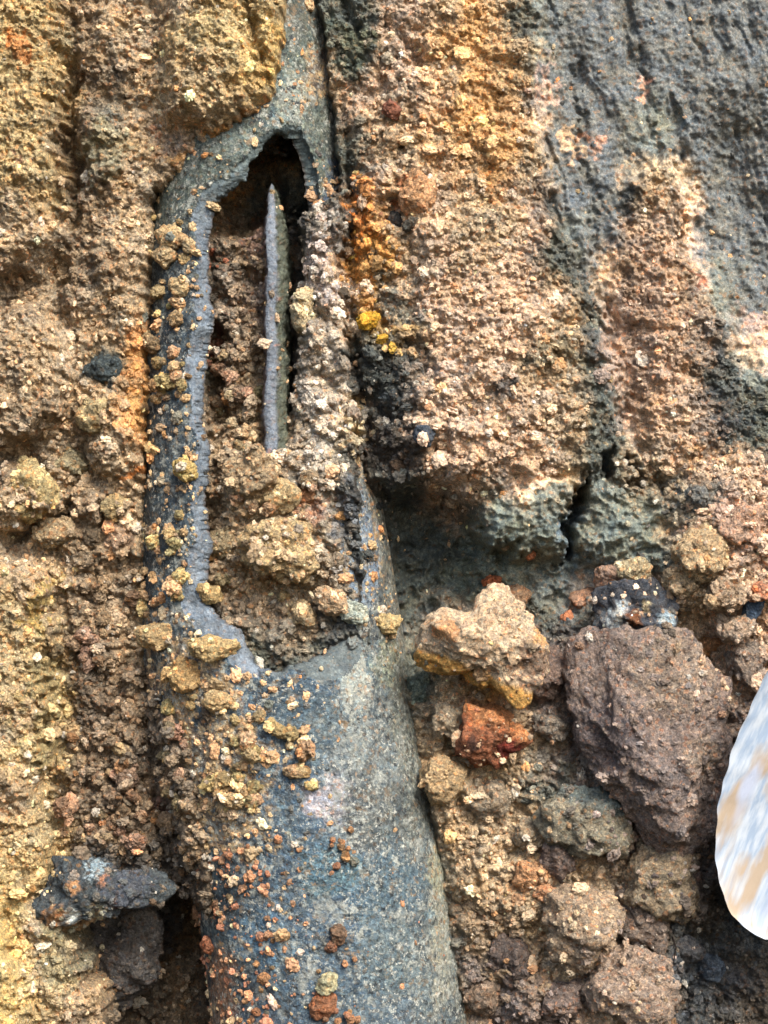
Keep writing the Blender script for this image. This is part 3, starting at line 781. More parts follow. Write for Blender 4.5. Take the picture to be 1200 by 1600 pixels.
shaped('clod', [(-70, -20), (-40, -50), (10, -56), (50, -40), (66, 0), (56, 40), (10, 54), (-40, 46), (-66, 20)],
       918, 1282, 46, (138, 130, 110), 'grey-green crumbly clod just below the left foot of the largest boulder', 'clod', 307, 58, 5, 0.9, 0.5,
       under=((96, 106, 104), 0.3, -1, 18, 18))
shaped('clod', [(-50, -40), (-10, -60), (40, -50), (56, 0), (50, 50), (10, 60), (-40, 46), (-56, 10)],
       1030, 1376, 44, (152, 134, 108), 'round tan clod directly under the largest boulder', 'clod', 308, 52, 5, 0.9, 0.5)
shaped('clod', [(-52, -30), (-20, -62), (24, -54), (56, -14), (50, 30), (10, 64), (-30, 56), (-56, 14)],
       914, 1442, 50, (168, 144, 118), 'pinkish tan crumbly clod halfway between the two lowest orange lumps and the twig', 'clod', 309, 64, 5, 1.0, 0.5)
shaped('clod', [(-76, 0), (-50, -42), (0, -56), (50, -40), (76, 4), (60, 44), (10, 56), (-46, 46)],
       986, 1540, 52, (160, 138, 120), 'wide pinkish grey clod lowest in the heap', 'clod', 310, 60, 5, 0.9, 0.5)

shaped('rock', [(-56, -12), (-30, -38), (10, -42), (40, -20), (56, 6), (50, 30), (10, 38), (-14, 34), (-50, 30)],
       996, 948, 34, (74, 78, 86), 'dark slate rock with white patches perched above the largest boulder', 'rock', 311, 62, 5, 0.5, 0.8,
       patches=[(-40, 18, 12, (204, 212, 212)), (-26, -2, 7, (200, 210, 214)), (44, 16, 10, (170, 190, 200)), (-10, 18, 10, (130, 84, 56)), (10, 0, 6, (190, 170, 130))])
R = CLODS
HERO = [  # x, y, rx, ry, colour, name, label, category, shape, options
    (846, 1052, 48, 40, (128, 108, 98), 'clod', 'mauve-brown clod wedged between the pointed tan boulder and the largest boulder', 'clod', 0, {}),
    (708, 1132, 22, 42, (164, 146, 120), 'clod', 'upright oblong tan clod to the left of the rust-red rock', 'clod', 1, dict(rz=12)),
    (655, 1075, 18, 26, (104, 118, 108), 'clod', 'small green-grey clod against the right edge of the pipe', 'clod', 2, {}),
    (662, 1030, 22, 30, (78, 88, 82), 'clod', 'dark slate clod in the foot of the cavity next to the pipe', 'clod', 3, {}),
    (862, 1138, 34, 22, (128, 118, 106), 'clod', 'small flat grey clod right of the rust-red rock', 'clod', 4, {}),
    (872, 1345, 38, 26, (130, 112, 102), 'clod', 'smooth mauve clod tucked under the grey-green clod', 'clod', 5, dict(rz=25)),
    (824, 1368, 26, 20, (204, 150, 104), 'clod', 'orange clod, the upper of a touching pair', 'clod', 6, dict(rz=30)),
    (852, 1395, 18, 16, (206, 152, 110), 'clod', 'orange clod, the lower and smaller of a touching pair', 'clod', 1, {}),
    (1008, 1436, 62, 26, (126, 110, 98), 'clod', 'long mauve clod lying flat beside the twig', 'clod', 2, dict(rz=8)),
    (772, 1250, 30, 34, (150, 134, 112), 'clod', 'tan-grey clod midway between the rust-red rock and the pipe edge below it', 'clod', 3, {}),
    (690, 1215, 36, 40, (192, 160, 116), 'clod', 'warm tan clod stuck to the pipe edge below the rust-red rock', 'clod', 4, {}),
    (830, 1300, 26, 22, (166, 146, 118), 'clod', 'small tan clod above the upper orange clod', 'clod', 5, {}),
    (800, 1505, 44, 36, (96, 84, 78), 'clod', 'dark mauve clod half buried low in the heap next to the pipe', 'clod', 6, dict(sink=.55)),
    (760, 1560, 34, 28, (140, 118, 98), 'clod', 'brown clod at the bottom of the heap nearest the pipe', 'clod', 0, dict(sink=.5)),
    (880, 1560, 40, 30, (132, 114, 104), 'clod', 'mauve-grey clod left of the wide lowest clod', 'clod', 1, dict(sink=.45)),
    (1075, 1380, 24, 26, (120, 104, 96), 'clod', 'mauve clod in the gap between the round tan clod and the shovel tip', 'clod', 2, {}),
    (1068, 1480, 30, 20, (96, 96, 98), 'clod', 'slate-grey clod left of and below the shovel tip', 'clod', 3, {}),
    (1110, 1510, 26, 18, (84, 96, 110), 'clod', 'bluish clod in the dark soil below the shovel tip', 'clod', 4, {}),
    (1120, 1110, 26, 32, (146, 128, 114), 'clod', 'grey-brown clod between the boulder and the upper shovel edge', 'clod', 5, {}),
    (1115, 1072, 14, 14, (124, 118, 104), 'clod', 'small grey clod bearing a pale chip near the top of the shovel', 'clod', 6, {}),
    (1024, 934, 16, 28, (212, 148, 98), 'rock', 'orange chunk resting against the dark slate rock', 'rock', 1, dict(rz=-35, sink=.1)),
    (945, 978, 20, 15, (206, 212, 208), 'rock', 'white mineral lump at the left end of the dark slate rock', 'rock', 2, dict(sink=.2)),
    (975, 990, 15, 14, (134, 92, 62), 'rock', 'brown lump between the white mineral lump and the largest boulder', 'rock', 3, dict(sink=.2)),
    (952, 903, 26, 24, (182, 148, 126), 'clod', 'round pinkish clod on the grey clay, left one of two side by side', 'clod', 4, {}),
    (992, 895, 24, 22, (192, 172, 132), 'clod', 'round yellowish clod on the grey clay, right one of two side by side', 'clod', 5, {}),
    (916, 936, 24, 22, (188, 142, 112), 'clod', 'round salmon clod left of the dark slate rock', 'clod', 6, {}),
    (886, 966, 13, 12, (220, 136, 92), 'clod', 'small bright orange clod below the round salmon clod', 'clod', 0, {}),
    (808, 930, 18, 20, (178, 140, 106), 'clod', 'small tan clod on the clay above the pointed boulder', 'clod', 1, {}),
    (770, 908, 16, 10, (176, 96, 58), 'clod', 'rust-brown crumb at the tip of the pointed boulder', 'clod', 2, {}),
    (829, 868, 8, 7, (214, 128, 84), 'pebble', 'tiny orange pebble on the grey clay under the bulge', 'pebble', 3, {}),
    (1098, 868, 46, 46, (198, 168, 126), 'clod', 'large pale tan clod on the right below the ridge', 'clod', 4, dict(sink=.45)),
    (1060, 905, 26, 26, (186, 160, 124), 'clod', 'tan clod left of and below the large pale tan clod', 'clod', 5, {}),
    (1160, 820, 40, 36, (206, 166, 138), 'clod', 'pink clod at the right frame edge above the blue stone', 'clod', 6, dict(sink=.5)),
    (1130, 930, 32, 30, (180, 152, 122), 'clod', 'tan clod to the left of the blue stone', 'clod', 0, {}),
    (1176, 945, 15, 30, (78, 98, 122), 'stone', 'blue-grey stone at the right frame edge', 'stone', 1, dict(rz=-20)),
    (1192, 925, 20, 16, (214, 146, 110), 'clod', 'orange clod touching the blue-grey stone', 'clod', 2, {}),
    (1107, 1008, 15, 46, (206, 150, 102), 'clay_flake', 'long orange flake of clay standing beside the largest boulder', 'clay flake', 3, dict(rz=-28, rd=12, sink=.1)),
    (1165, 1035, 30, 40, (156, 138, 122), 'clod', 'grey-pink clod above the top of the shovel', 'clod', 4, {}),
    (1150, 985, 30, 22, (190, 164, 138), 'clod', 'pale pinkish clod under the blue-grey stone', 'clod', 5, {}),
    (612, 172, 17, 14, (150, 96, 74), 'pebble', 'smooth red-brown pebble in the soil right of the pipe top', 'pebble', 6, dict(sink=.2)),
    (576, 502, 22, 14, (216, 160, 40), 'pebble', 'largest mustard-yellow pebble right of the pipe', 'pebble', 0, dict(rz=40, sink=.2)),
    (600, 530, 13, 8, (226, 172, 56), 'pebble', 'middle of the three mustard-yellow pebbles', 'pebble', 1, dict(rz=30, sink=.2)),
    (613, 543, 7, 9, (222, 176, 70), 'pebble', 'smallest, lowest of the mustard-yellow pebbles', 'pebble', 2, dict(sink=.2)),
    (648, 305, 26, 44, (214, 160, 112), 'clod', 'salmon-orange clod bulging from the soil right of the pipe', 'clod', 3, dict(rz=12, sink=.45)),
    (618, 342, 18, 12, (66, 66, 66), 'pebble', 'dark pebble at the foot of the salmon-orange clod', 'pebble', 4, {}),
    (640, 352, 16, 8, (92, 88, 78), 'pebble', 'flat olive pebble beside the dark pebble', 'pebble', 5, {}),
    (662, 680, 22, 18, (82, 92, 104), 'pebble', 'slate pebble glinting in the dark soil at the foot of the bulge', 'pebble', 6, {}),
    (612, 216, 13, 20, (200, 168, 130), 'pebble', 'pale oblong pebble right below the red-brown pebble', 'pebble', 0, dict(sink=.3)),
    (476, 485, 21, 36, (206, 184, 142), 'clod', 'pale upright clod to the right of the thin partition', 'clod', 1, {}),
    (396, 742, 54, 38, (176, 150, 114), 'clod', 'tan clod at the foot of the thin partition', 'clod', 2, {}),
    (432, 775, 34, 26, (200, 172, 124), 'clod', 'yellowish clod just under the foot of the partition', 'clod', 3, {}),
    (350, 852, 32, 26, (172, 150, 112), 'clod', 'brownish clod between the left rim and the largest clod in the pipe', 'clod', 4, {}),
    (475, 775, 26, 13, (172, 122, 84), 'clod', 'thin rusty clod in the pipe right of the yellowish clod', 'clod', 5, {}),
    (330, 930, 18, 16, (188, 158, 104), 'clod', 'small tan clod sitting on the corner of the rim', 'clod', 6, {}),
    (470, 960, 26, 22, (186, 160, 120), 'clod', 'tan clod resting low in the hole, left of centre', 'clod', 0, {}),
    (520, 938, 26, 20, (186, 156, 120), 'clod', 'tan clod low in the hole near its right edge', 'clod', 1, {}),
    (602, 974, 26, 16, (208, 180, 124), 'clod', 'pale yellow crumbly clod on the right edge of the pipe', 'clod', 2, dict(sink=.25)),
    (556, 958, 22, 22, (196, 204, 186), 'clod', 'whitish crumbly lump beside the pale yellow clod on the pipe', 'clod', 3, {}),
    (332, 1014, 42, 22, (196, 166, 112), 'clod', 'long tan clod lying on the pipe under the rim corner', 'clod', 4, dict(sink=.25)),
    (286, 1052, 26, 26, (202, 162, 104), 'clod', 'tan-orange clod on the pipe left of and below the long tan clod', 'clod', 5, {}),
    (248, 992, 40, 22, (190, 160, 112), 'clod', 'wide tan clod on the left flank of the pipe, level with the rim corner', 'clod', 6, {}),
    (340, 1095, 24, 18, (196, 164, 114), 'clod', 'round tan clod on the pipe front, topmost of the thick crumb patch', 'clod', 0, dict(sink=.25)),
    (290, 735, 20, 18, (214, 182, 108), 'clod', 'yellow crumbly clod hanging on the left rim of the hole', 'clod', 1, dict(sink=.2)),
    (266, 372, 20, 22, (202, 170, 122), 'clod', 'tan clod near the top left of the pipe, uppermost of the cluster there', 'clod', 2, dict(sink=.2)),
    (258, 398, 24, 20, (206, 176, 130), 'clod', 'largest tan clod in the cluster at the top left of the pipe', 'clod', 3, dict(sink=.2)),
    (296, 384, 11, 11, (206, 176, 130), 'clod', 'small tan clod between the top-left cluster and the rim', 'clod', 4, dict(sink=.2)),
    (280, 450, 18, 12, (200, 170, 122), 'clod', 'tan clod on the pipe below the top-left cluster, touching the rim', 'clod', 5, dict(sink=.2)),
    (186, 838, 28, 24, (180, 148, 118), 'clod', 'pinkish clod on the bank at the left edge of the pipe', 'clod', 6, {}),
    (148, 652, 26, 26, (176, 154, 110), 'clod', 'olive-tan clod on the left bank under the dark slate clod', 'clod', 0, dict(sink=.5)),
    (162, 577, 28, 24, (70, 80, 82), 'clod', 'dark slate clod set in the left bank', 'clod', 1, dict(sink=.5)),
    (108, 722, 26, 26, (164, 150, 116), 'clod', 'greyish tan clod right of the big yellow clod', 'clod', 2, dict(sink=.5)),
    (40, 768, 58, 50, (200, 174, 118), 'clod', 'big yellow-tan clod at the left frame edge', 'clod', 3, dict(sink=.5, h=40)),
    (180, 790, 22, 20, (186, 160, 112), 'clod', 'tan clod above the pinkish clod at the pipe edge', 'clod', 4, {}),
    (90, 830, 32, 22, (168, 144, 108), 'clod', 'brown clod overhanging the small dark hollow in the left bank', 'clod', 5, dict(sink=.4)),
    (512, 1536, 20, 16, (192, 184, 142), 'clod', 'pale greenish lump low on the pipe above the rusty pebble', 'clod', 6, dict(sink=.3)),
    (505, 1570, 28, 13, (166, 108, 74), 'pebble', 'rusty oblong pebble low on the front of the pipe', 'pebble', 0, dict(rz=-20, sink=.3)),
    (529, 1460, 15, 13, (132, 104, 82), 'pebble', 'brown lump on the lower pipe, largest on its bare blue part', 'pebble', 1, dict(sink=.3)),
    (518, 1480, 10, 8, (150, 108, 84), 'pebble', 'small brown pebble touching the brown lump on the lower pipe', 'pebble', 2, dict(sink=.3)),
    (326, 1478, 16, 14, (190, 120, 84), 'clod', 'rust-orange crumb on the left edge of the lower pipe', 'clod', 3, dict(sink=.3)),
    (1120, 1049, 7, 8, (226, 222, 196), 'chip', 'pale cream chip near the top of the shovel', 'chip', 4, dict(sink=.0)),
    (6, 893, 7, 7, (236, 220, 160), 'chip', 'cream chip on the bank at the left frame edge', 'chip', 5, dict(sink=.2)),
]
for (x, y, rx, ry, col, nm, lab, cat, k, opt) in HERO:
    me = R[k] if max(rx, ry) > 12 else CRUMBS[k]
    f = 1.0
    put(nm, me, x, y, rx * f, ry * f, col, lab, cat, **opt)

# crumbs one can tell apart: each its own object
GROUPS = [
    ('pipe front', 'tan crumb in thick patch on pipe', 'crumbs in the thick patch on the pipe front',
     [(268, 1080), (420, 1090), (490, 1180), (480, 1300), (400, 1330), (320, 1220), (250, 1130)], 62, 5, 14),
    ('lower pipe', 'orange-tan crumb on blue lower pipe', 'crumbs scattered on the lower pipe',
     [(330, 1330), (560, 1290), (560, 1600), (340, 1600)], 40, 4, 8),
    ('left flank', 'tan crumb on pipe left of hole', 'crumbs on the left flank of the pipe',
     [(225, 340), (296, 330), (296, 700), (292, 940), (216, 960), (220, 600)], 60, 5, 13),
    ('inside', 'tan crumb inside the broken pipe', 'crumbs inside the broken pipe',
     [(325, 420), (405, 420), (410, 700), (490, 740), (540, 900), (540, 1000), (420, 1010), (330, 920)], 50, 6, 14),
    ('left bank', 'brown crumb on soil left of pipe', 'crumbs on the loose soil left of the pipe',
     [(85, 720), (205, 740), (215, 960), (300, 1100), (290, 1300), (200, 1340), (90, 1300), (80, 940)], 50, 7, 16),
]
def inpoly(poly, x, y): return float(sdf(poly, np.array([x]), np.array([y]))[0]) > 0
for key_, lab, grp, poly, n, r0, r1 in GROUPS:
    xs = [p[0] for p in poly]; ysn = [p[1] for p in poly]; k = 0
    centres = [(random.uniform(min(xs), max(xs)), random.uniform(min(ysn), max(ysn))) for _ in range(max(5, n // 4))]
    guard = 0
    while k < n and guard < 5000:
        guard += 1
        cx, cy = random.choice(centres)
        x, y = random.gauss(cx, 17), random.gauss(cy, 24)
        if not inpoly(poly, x, y): continue
        r = r0 + (r1 - r0) * random.random() ** 2
        base_c = {'lower pipe': (200, 146, 104), 'left bank': (158, 130, 98), 'inside': (180, 152, 114)}.get(key_, (200, 170, 118))
        v = random.uniform(0.8, 1.12)
        col = tuple(min(250, c * v * random.uniform(.95, 1.05)) for c in base_c)
        tone_w = 'pale' if v > 1.02 else ('darker' if v < 0.89 else 'mid-toned')
        size_w = 'tiny' if r < r0 + (r1 - r0) * 0.12 else ('plump' if r > r0 + (r1 - r0) * 0.5 else 'small')
        fy_ = (y - min(ysn)) / (max(ysn) - min(ysn)); place_w = 'upper third' if fy_ < .34 else ('middle third' if fy_ < .67 else 'lowest third')
        side_w = 'left' if x < (min(xs) + max(xs)) / 2 else 'right'
        lab_ = size_w + ' ' + tone_w + ' ' + lab + ', ' + side_w + ' side, ' + place_w
        put('soil_crumb', CRUMBS[random.randrange(7)], x, y, r * random.uniform(.75, 1.45), r * random.uniform(.7, 1.15), col, lab_, 'crumb', 0.2, group=grp)
        k += 1

# ------------------------------------------------------------------ twigs
def tube(pts, r0, r1, sides=7):
    V = []; F = []
    for i, p in enumerate(pts):
        p = Vector(p); t = (Vector(pts[min(i + 1, len(pts) - 1)]) - Vector(pts[max(i - 1, 0)])).normalized()
        a = t.orthogonal().normalized(); b = t.cross(a); r = r0 + (r1 - r0) * i / (len(pts) - 1)
        for k in range(sides):
            an = 2 * math.pi * k / sides; V.append(p + a * math.cos(an) * r + b * math.sin(an) * r)
    for i in range(len(pts) - 1):
        for k in range(sides):
            F.append((i * sides + k, i * sides + (k + 1) % sides, (i + 1) * sides + (k + 1) % sides, (i + 1) * sides + k))
    return [v[:] for v in V], F
def twig(pts, r, label, col):
    q = []
    for (x, y) in pts: q.append(tuple(P(x, y, surf_any(x, y) + 5)))
    V_, F_ = tube(q, r * S, r * 0.5 * S)
    o = link('twig', mesh_np('twig', V_, F_, True, None, M_clod)); o.color = (*lin(col), 1); tag(o, label, 'twig')
twig([(1040, 1425), (1050, 1428), (1062, 1430), (1075, 1424), (1090, 1426)], 1.6, 'thin dark twig lying on the heap left of the shovel tip', (60, 46, 40))
twig([(988, 1346), (987, 1360), (985, 1376), (984, 1392), (986, 1404)], 1.2, 'hair-thin upright root fibre on the round tan clod', (50, 44, 40))
twig([(1050, 1462), (1056, 1480), (1052, 1498), (1046, 1514), (1050, 1530)], 1.3, 'thin bent root at the right side of the wide lowest clod', (58, 48, 44))

# ------------------------------------------------------------------ grains: too many to count, one object each
def grain_tree(name):
    ng = bpy.data.node_groups.new(name, 'GeometryNodeTree')
    ng.interface.new_socket('Geometry', in_out='INPUT', socket_type='NodeSocketGeometry')
    ng.interface.new_socket('Geometry', in_out='OUTPUT', socket_type='NodeSocketGeometry')
    N = ng.nodes; L = ng.links
    gi = N.new('NodeGroupInput'); go = N.new('NodeGroupOutput')
    join = N.new('GeometryNodeGeometryToInstance')
    for k in range(8):
        s = N.new('GeometryNodeMeshIcoSphere'); s.inputs['Radius'].default_value = 1; s.inputs['Subdivisions'].default_value = 3
        sp = N.new('GeometryNodeSetPosition'); L.new(s.outputs[0], sp.inputs[0])
        pos = N.new('GeometryNodeInputPosition')
        add = N.new('ShaderNodeVectorMath'); add.operation = 'ADD'; add.inputs[1].default_value = (k * 7.3 + 1, k * 3.1, k * 5.7)
        L.new(pos.outputs[0], add.inputs[0])
        vo = N.new('ShaderNodeTexVoronoi'); vo.inputs['Scale'].default_value = 1.7; L.new(add.outputs[0], vo.inputs['Vector'])
        vo2 = N.new('ShaderNodeTexVoronoi'); vo2.inputs['Scale'].default_value = 4.2; L.new(add.outputs[0], vo2.inputs['Vector'])
        no = N.new('ShaderNodeTexNoise'); no.inputs['Scale'].default_value = 1.3; no.inputs['Detail'].default_value = 2; L.new(add.outputs[0], no.inputs['Vector'])
        def math_(op, a, b):
            m_ = N.new('ShaderNodeMath'); m_.operation = op
            for q, v in ((0, a), (1, b)):
                if isinstance(v, (int, float)): m_.inputs[q].default_value = v
                else: L.new(v, m_.inputs[q])
            return m_.outputs[0]
        r = math_('SUBTRACT', 1.0, math_('MULTIPLY', vo.outputs['Distance'], 0.55))
        r = math_('SUBTRACT', r, math_('MULTIPLY', vo2.outputs['Distance'], 0.4))
        r = math_('ADD', r, math_('MULTIPLY', no.outputs[0], 0.8))
        sc_ = N.new('ShaderNodeVectorMath'); sc_.operation = 'SCALE'; L.new(pos.outputs[0], sc_.inputs[0]); L.new(r, sc_.inputs['Scale'])
        L.new(sc_.outputs[0], sp.inputs['Position'])
        mt = N.new('GeometryNodeSetMaterial'); mt.inputs['Material'].default_value = M_grain; L.new(sp.outputs[0], mt.inputs[0])
        L.new(mt.outputs[0], join.inputs[0])
    iop = N.new('GeometryNodeInstanceOnPoints')
    L.new(gi.outputs[0], iop.inputs['Points']); L.new(join.outputs[0], iop.inputs['Instance'])
    iop.inputs['Pick Instance'].default_value = True
    def attr(nm, ty):
        a = N.new('GeometryNodeInputNamedAttribute'); a.data_type = ty; a.inputs['Name'].default_value = nm; return a.outputs[0]
    L.new(attr('variant', 'INT'), iop.inputs['Instance Index'])
    L.new(attr('size', 'FLOAT_VECTOR'), iop.inputs['Scale'])
    e2r = N.new('FunctionNodeEulerToRotation'); L.new(attr('turn', 'FLOAT_VECTOR'), e2r.inputs[0]); L.new(e2r.outputs[0], iop.inputs['Rotation'])
    L.new(iop.outputs[0], go.inputs[0])
    return ng
GT = grain_tree('grains')
def grains(name, label, pts, size, col):
    n = len(pts)
    me = bpy.data.meshes.new(name); me.vertices.add(n); me.vertices.foreach_set('co', np.asarray(pts, np.float32).ravel())
    def A(nm, ty, arr, key):
        a = me.attributes.new(nm, ty, 'POINT'); a.data.foreach_set(key, arr.ravel())
    A('variant', 'INT', rng.randint(0, 8, n).astype(np.int32), 'value')
    A('turn', 'FLOAT_VECTOR', (rng.rand(n, 3) * 6.28).astype(np.float32), 'vector')
    A('size', 'FLOAT_VECTOR', (size[:, None] * rng.uniform(0.5, 1.35, (n, 3))).astype(np.float32), 'vector')
    A('grain', 'FLOAT_COLOR', np.concatenate([col, np.ones((n, 1))], 1).astype(np.float32), 'color')
    me.update()
    o = link(name, me); tag(o, label, kind='stuff')
    md = o.modifiers.new('grains', 'NODES'); md.node_group = GT
    return o

SOLID = ('boulder', 'rock', 'clod', 'stone', 'pebble', 'clay_flake', 'chip', 'clay_slab')
def scatter(n, dens, rfun, zone=(-60, 1260, -60, 1660)):
    """points on whatever surface lies in front, density by dens(x, y)"""
    x = rng.uniform(zone[0], zone[1], n); y = rng.uniform(zone[2], zone[3], n)
    keep_ = rng.rand(n) < dens(x, y)
    x, y = x[keep_], y[keep_]
    dg = bpy.context.evaluated_depsgraph_get()
    out = []; idx = []; who = []
    dirs = Vector((0, 1, 0))
    for i in range(len(x)):
        d = Vector((rng.uniform(-.5, .5), 1, rng.uniform(-.5, .3))).normalized()
        o_ = Vector(((x[i] - 600) * S, 0, (800 - y[i]) * S)) - d * 0.9
        hit, loc, nor, fi, ob, _ = sc.ray_cast(dg, o_, d)
        if hit and ob.name.split('.')[0] in ('partition', 'broken_rim') and rng.rand() > (0.1 if ob.name[0] == 'p' else 0.22): continue
        if hit and ob.name.split('.')[0] == 'shell' and x[i] > 440 and y[i] > 1090 and rng.rand() > 0.35: continue
        if hit and ob.name.split('.')[0] == 'blade': continue
        if hit and ob.name.split('.')[0] in SOLID and rng.rand() > (0.5 if ob.name.split('.')[0] == 'clod' else 0.35): continue
        if hit: loc = loc + d * (rng.rand() * 0.0022)
        if hit: out.append(loc[:]); idx.append(i); who.append((ob.name.split('.')[0], ob.color[0], ob.color[1], ob.color[2]))
    L_ = np.array(out)
    hx = L_[:, 0] / S + 600; hy = 800 - L_[:, 2] / S
    return L_, hx, hy, who

def grain_colours(hx, hy, who, jitter=0.34):
    C = soil_colour(hx + rng.randn(len(hx)) * 11, hy + rng.randn(len(hx)) * 11)
    tan = np.array([lin((198, 168, 122)), lin((186, 150, 108)), lin((206, 158, 112)), lin((160, 134, 104)), lin((212, 190, 152)), lin((96, 96, 92))])
    for i, (nm, a, b, c) in enumerate(who):
        if nm in ('shell', 'broken_rim', 'inner_wall', 'partition'):
            C[i] = tan[rng.choice(6, p=[.3, .2, .12, .16, .12, .10])]
            if hy[i] > 1320: C[i] = lin([(204, 146, 104), (176, 132, 98), (196, 166, 124), (182, 122, 92)][rng.randint(4)])
            if hx[i] > 440 and hy[i] < 740: C[i] = C[i] * np.array([1.05, 1.0, 1.05])
        elif nm in ('clod', 'rock', 'pebble', 'soil_crumb', 'clay_flake', 'stone', 'chip') and a < 0.99:
            C[i] = (a, b, c)
    up = (samp(clayM, hx, hy) > 0.5) & (rng.rand(len(C)) < 0.62)
    C[up] = tan[rng.choice(6, up.sum())] * 0.85
    n = len(C)
    v = np.exp(rng.randn(n) * jitter)[:, None]
    C = C * v
    hue = rng.rand(n)
    C[hue > 0.955] = C[hue > 0.955] * np.array([1.2, 0.92, 0.7])
    C[hue < 0.05] = C[hue < 0.05] * 0.45
    m_ = (hue > 0.05) & (hue < 0.085)
    C[m_] = C[m_] * 0.4 + lin((214, 206, 190)) * 0.6
    return np.clip(C, 0.004, 0.85)

bpy.context.view_layer.update()
def pipe_zone(x, y):  # 1 on the visible bare shell
    return ((x > pipe_l(y)) & (x < pipe_r(y)) & (sdf(OPEN, x, y) < 0)).astype(float) * (samp(cover, x, y) < 0)
def dens_fine(x, y):
    cl = samp(clayM, x, y); pz = pipe_zone(x, y)
    d = (0.16 + 0.84 * np.clip(crumbly(x, y) / 5.0 - 0.2 + 0.9 * fbm(x, y, 45, 3, 179), 0, 1)) * (1 - cl * np.clip(0.88 - 0.5 * np.clip(fbm(x, y, 50, 3, 177) * 3 - .3, 0, 1), 0, 1))
    patch = np.clip(fbm(x, y, 60, 3, 77) * 2.5 + 0.5, 0.06, 1)
    crb = np.clip(crumbly(x, y) / 6, 0, 1) * patch
    bare = np.clip((x - 440) / 120, 0, 1) * (y > 1000)
    right = ((x > 490) & (y > 330) & (y < 1000)) * 0.75
    gap = np.clip(fbm(x, y, 44, 3, 277) * 4 + 0.75, 0.08, 1)
    return np.where(pz > 0, np.maximum(crb * (1 - 0.85 * bare), right * patch) * gap, d)
L_, hx, hy, who = scatter(62000, dens_fine, None)
sz = (1.3 + 4.2 * rng.rand(len(hx)) ** 2.6) * S
grains('soil_grains', 'fine granular soil covering the cut face and the loose heaps', L_, sz, grain_colours(hx, hy, who))
def dens_mid(x, y):
    pz = pipe_zone(x, y)
    patch = np.clip(fbm(x, y, 70, 3, 78) * 3.0 + 0.45, 0.03, 1)
    c_ = np.clip(crumbly(x, y) / 8, 0, 1)
    c_ = np.maximum(c_, 0.9 * samp(thick, x, y))
    bare = np.clip((x - 430) / 100, 0, 1) * (y > 1000)
    gap = np.clip(fbm(x, y, 44, 3, 277) * 4 + 0.75, 0.08, 1)
    return np.where(pz > 0, c_ * patch * gap * (1 - 0.9 * bare), c_ ** 1.2 * (0.25 + 0.75 * patch)) * (1 - 0.9 * samp(clayM, x, y))
L_, hx, hy, who = scatter(22000, dens_mid, None)
sz = (4.5 + 8.0 * rng.rand(len(hx)) ** 2.6) * S
grains('crumbled_soil', 'loose crumbs of tan and brown soil strewn over bank and pipe', L_, sz, grain_colours(hx, hy, who, 0.26))

# ------------------------------------------------------------------ shovel
def white_paint():
    m = bpy.data.materials.new('scuffed_white_enamel'); m.use_nodes = True
    nt = m.node_tree; N = nt.nodes; L = nt.links; b = N['Principled BSDF']
    tc = N.new('ShaderNodeTexCoord'); mp = N.new('ShaderNodeMapping'); L.new(tc.outputs['Object'], mp.inputs[0])
    mp.inputs['Rotation'].default_value = (0, math.radians(-18), 0); mp.inputs['Location'].default_value = (0.21, 0, 0.13)
    def nz(sc3, scale, detail):
        m2 = N.new('ShaderNodeMapping'); m2.inputs['Scale'].default_value = sc3; L.new(mp.outputs[0], m2.inputs[0])
        n = N.new('ShaderNodeTexNoise'); n.inputs['Scale'].default_value = scale; n.inputs['Detail'].default_value = detail
        L.new(m2.outputs[0], n.inputs['Vector']); return n.outputs[0]
    def ramp(s, a, b_):
        r = N.new('ShaderNodeValToRGB'); r.color_ramp.elements[0].position = a; r.color_ramp.elements[1].position = b_
        r.color_ramp.elements[0].color = (0, 0, 0, 1); r.color_ramp.elements[1].color = (1, 1, 1, 1); L.new(s, r.inputs[0]); return r.outputs[0]
    def mix(f, a, b_):
        x = N.new('ShaderNodeMix'); x.data_type = 'RGBA'; L.new(f, x.inputs[0])
        for k, v in ((6, a), (7, b_)):
            if isinstance(v, tuple): x.inputs[k].default_value = (*v, 1)
            else: L.new(v, x.inputs[k])
        return x.outputs[2]
    c = mix(ramp(nz((1, 1, 0.05), 130, 4), .38, .62), (0.25, 0.32, 0.42), (0.41, 0.455, 0.51))
    c = mix(ramp(nz((1, 1, 0.3), 19, 4), .50, .60), c, (0.34, 0.27, 0.20))
    c = mix(ramp(nz((1, 1, 0.12), 24, 2), .62, .72), c, (0.36, 0.40, 0.50))
    L.new(c, b.inputs['Base Color']); b.inputs['Roughness'].default_value = 0.6
    bp = N.new('ShaderNodeBump'); bp.inputs['Strength'].default_value = 0.6; bp.inputs['Distance'].default_value = 0.002
    L.new(nz((1, 1, 0.04), 220, 3), bp.inputs['Height']); L.new(bp.outputs[0], b.inputs['Normal'])
    return m
M_white = white_paint()
def wood():
    m = bpy.data.materials.new('ash_wood'); m.use_nodes = True; N = m.node_tree.nodes; L = m.node_tree.links; b = N['Principled BSDF']
    n = N.new('ShaderNodeTexNoise'); n.inputs['Scale'].default_value = 60; r = N.new('ShaderNodeValToRGB')
    r.color_ramp.elements[0].color = (0.30, 0.19, 0.10, 1); r.color_ramp.elements[1].color = (0.46, 0.32, 0.18, 1)
    L.new(n.outputs[0], r.inputs[0]); L.new(r.outputs[0], b.inputs['Base Color']); b.inputs['Roughness'].default_value = 0.7
    return m
SH = bpy.data.objects.new('shovel', None); COL.objects.link(SH); SH.location = P(1270, 1450, 60)
tag(SH, 'pale bluish white shovel blade smeared with tan mud at the right frame edge', 'shovel')
sb = SH.location
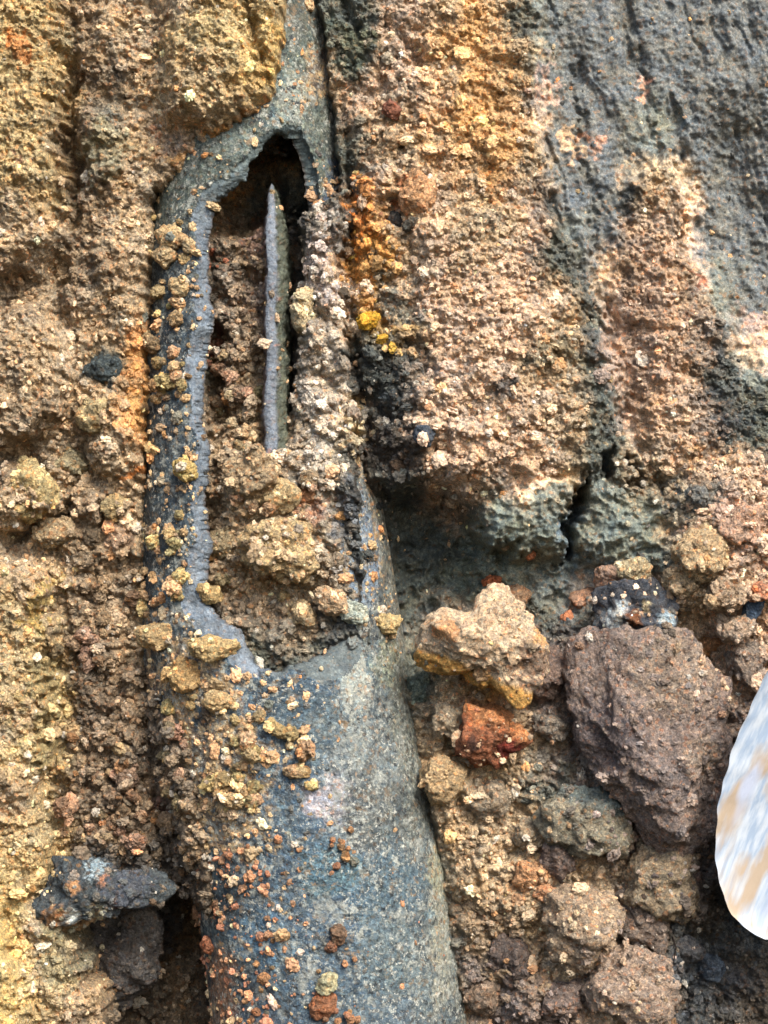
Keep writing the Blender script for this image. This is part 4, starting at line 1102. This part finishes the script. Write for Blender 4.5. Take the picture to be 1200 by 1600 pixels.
# outline of the blade: half widths at stations along its length (tip low, shoulder high)
Ltab = [(1468, 1196, 1222), (1460, 1180, 1262), (1448, 1162, 1300), (1430, 1145, 1330), (1405, 1131, 1352), (1370, 1122, 1372), (1320, 1117, 1390),
        (1270, 1121, 1402), (1220, 1130, 1412), (1170, 1145, 1420), (1120, 1165, 1424), (1080, 1184, 1424), (1040, 1204, 1420), (1000, 1226, 1410), (985, 1246, 1392), (972, 1276, 1364), (964, 1304, 1334)]
Vb = []; nxs = 44; yy_ = np.concatenate([np.linspace(1468, 1400, 26), np.linspace(1396, 964, 76)])
ty = [t[0] for t in Ltab][::-1]; tl = [t[1] for t in Ltab][::-1]; tr = [t[2] for t in Ltab][::-1]
for side in (0, 1):
    for y in yy_:
        l_ = np.interp(y, ty, tl) + 2.0 * math.sin(y / 9.0) * math.sin(y / 23.0); r_ = np.interp(y, ty, tr)
        for i in range(nxs):
            s_ = i / (nxs - 1); x = l_ + (r_ - l_) * s_
            dish = 44 * (2 * s_ - 1) ** 2
            hh = 100 + (1468 - y) * 0.25 + dish * 0.55 - side * 3.5 + 1.6 * math.sin(y / 37 + s_ * 5) 
            kk_ = (3600 - hh) / 3550
            xx = 600 + (x - 600) * kk_; yq = 800 + (y - 800) * kk_
            Vb.append(((xx - 600) * S - sb.x, -hh * S - sb.y, (800 - yq) * S - sb.z))
ny_ = len(yy_); Fa = quads(nxs, ny_); n0 = nxs * ny_
ring = [i for i in range(nxs)] + [j * nxs + nxs - 1 for j in range(1, ny_)] + [(ny_ - 1) * nxs + i for i in range(nxs - 2, -1, -1)] + [j * nxs for j in range(ny_ - 2, 0, -1)]
Fr = [(ring[k], ring[(k + 1) % len(ring)], ring[(k + 1) % len(ring)] + n0, ring[k] + n0) for k in range(len(ring))]
o = link('blade', mesh_np('shovel_blade', Vb, np.concatenate([Fa[:, ::-1], Fa + n0, np.array(Fr)]), True, None, M_white), SH)
V_, F_ = tube([tuple(P(1318, 1060, 186) - sb), tuple(P(1320, 1000, 215) - sb), tuple(P(1330, 900, 270) - sb), tuple(P(1342, 800, 330) - sb)], 0.028, 0.022, 20)
link('socket', mesh_np('shovel_socket', V_, F_, True, None, M_white), SH)
V_, F_ = tube([tuple(P(1340, 815, 322) - sb), tuple(P(1400, 400, 560) - sb), tuple(P(1450, 0, 780) - sb)], 0.019, 0.017, 20)
link('handle', mesh_np('shovel_handle', V_, F_, True, None, wood()), SH)
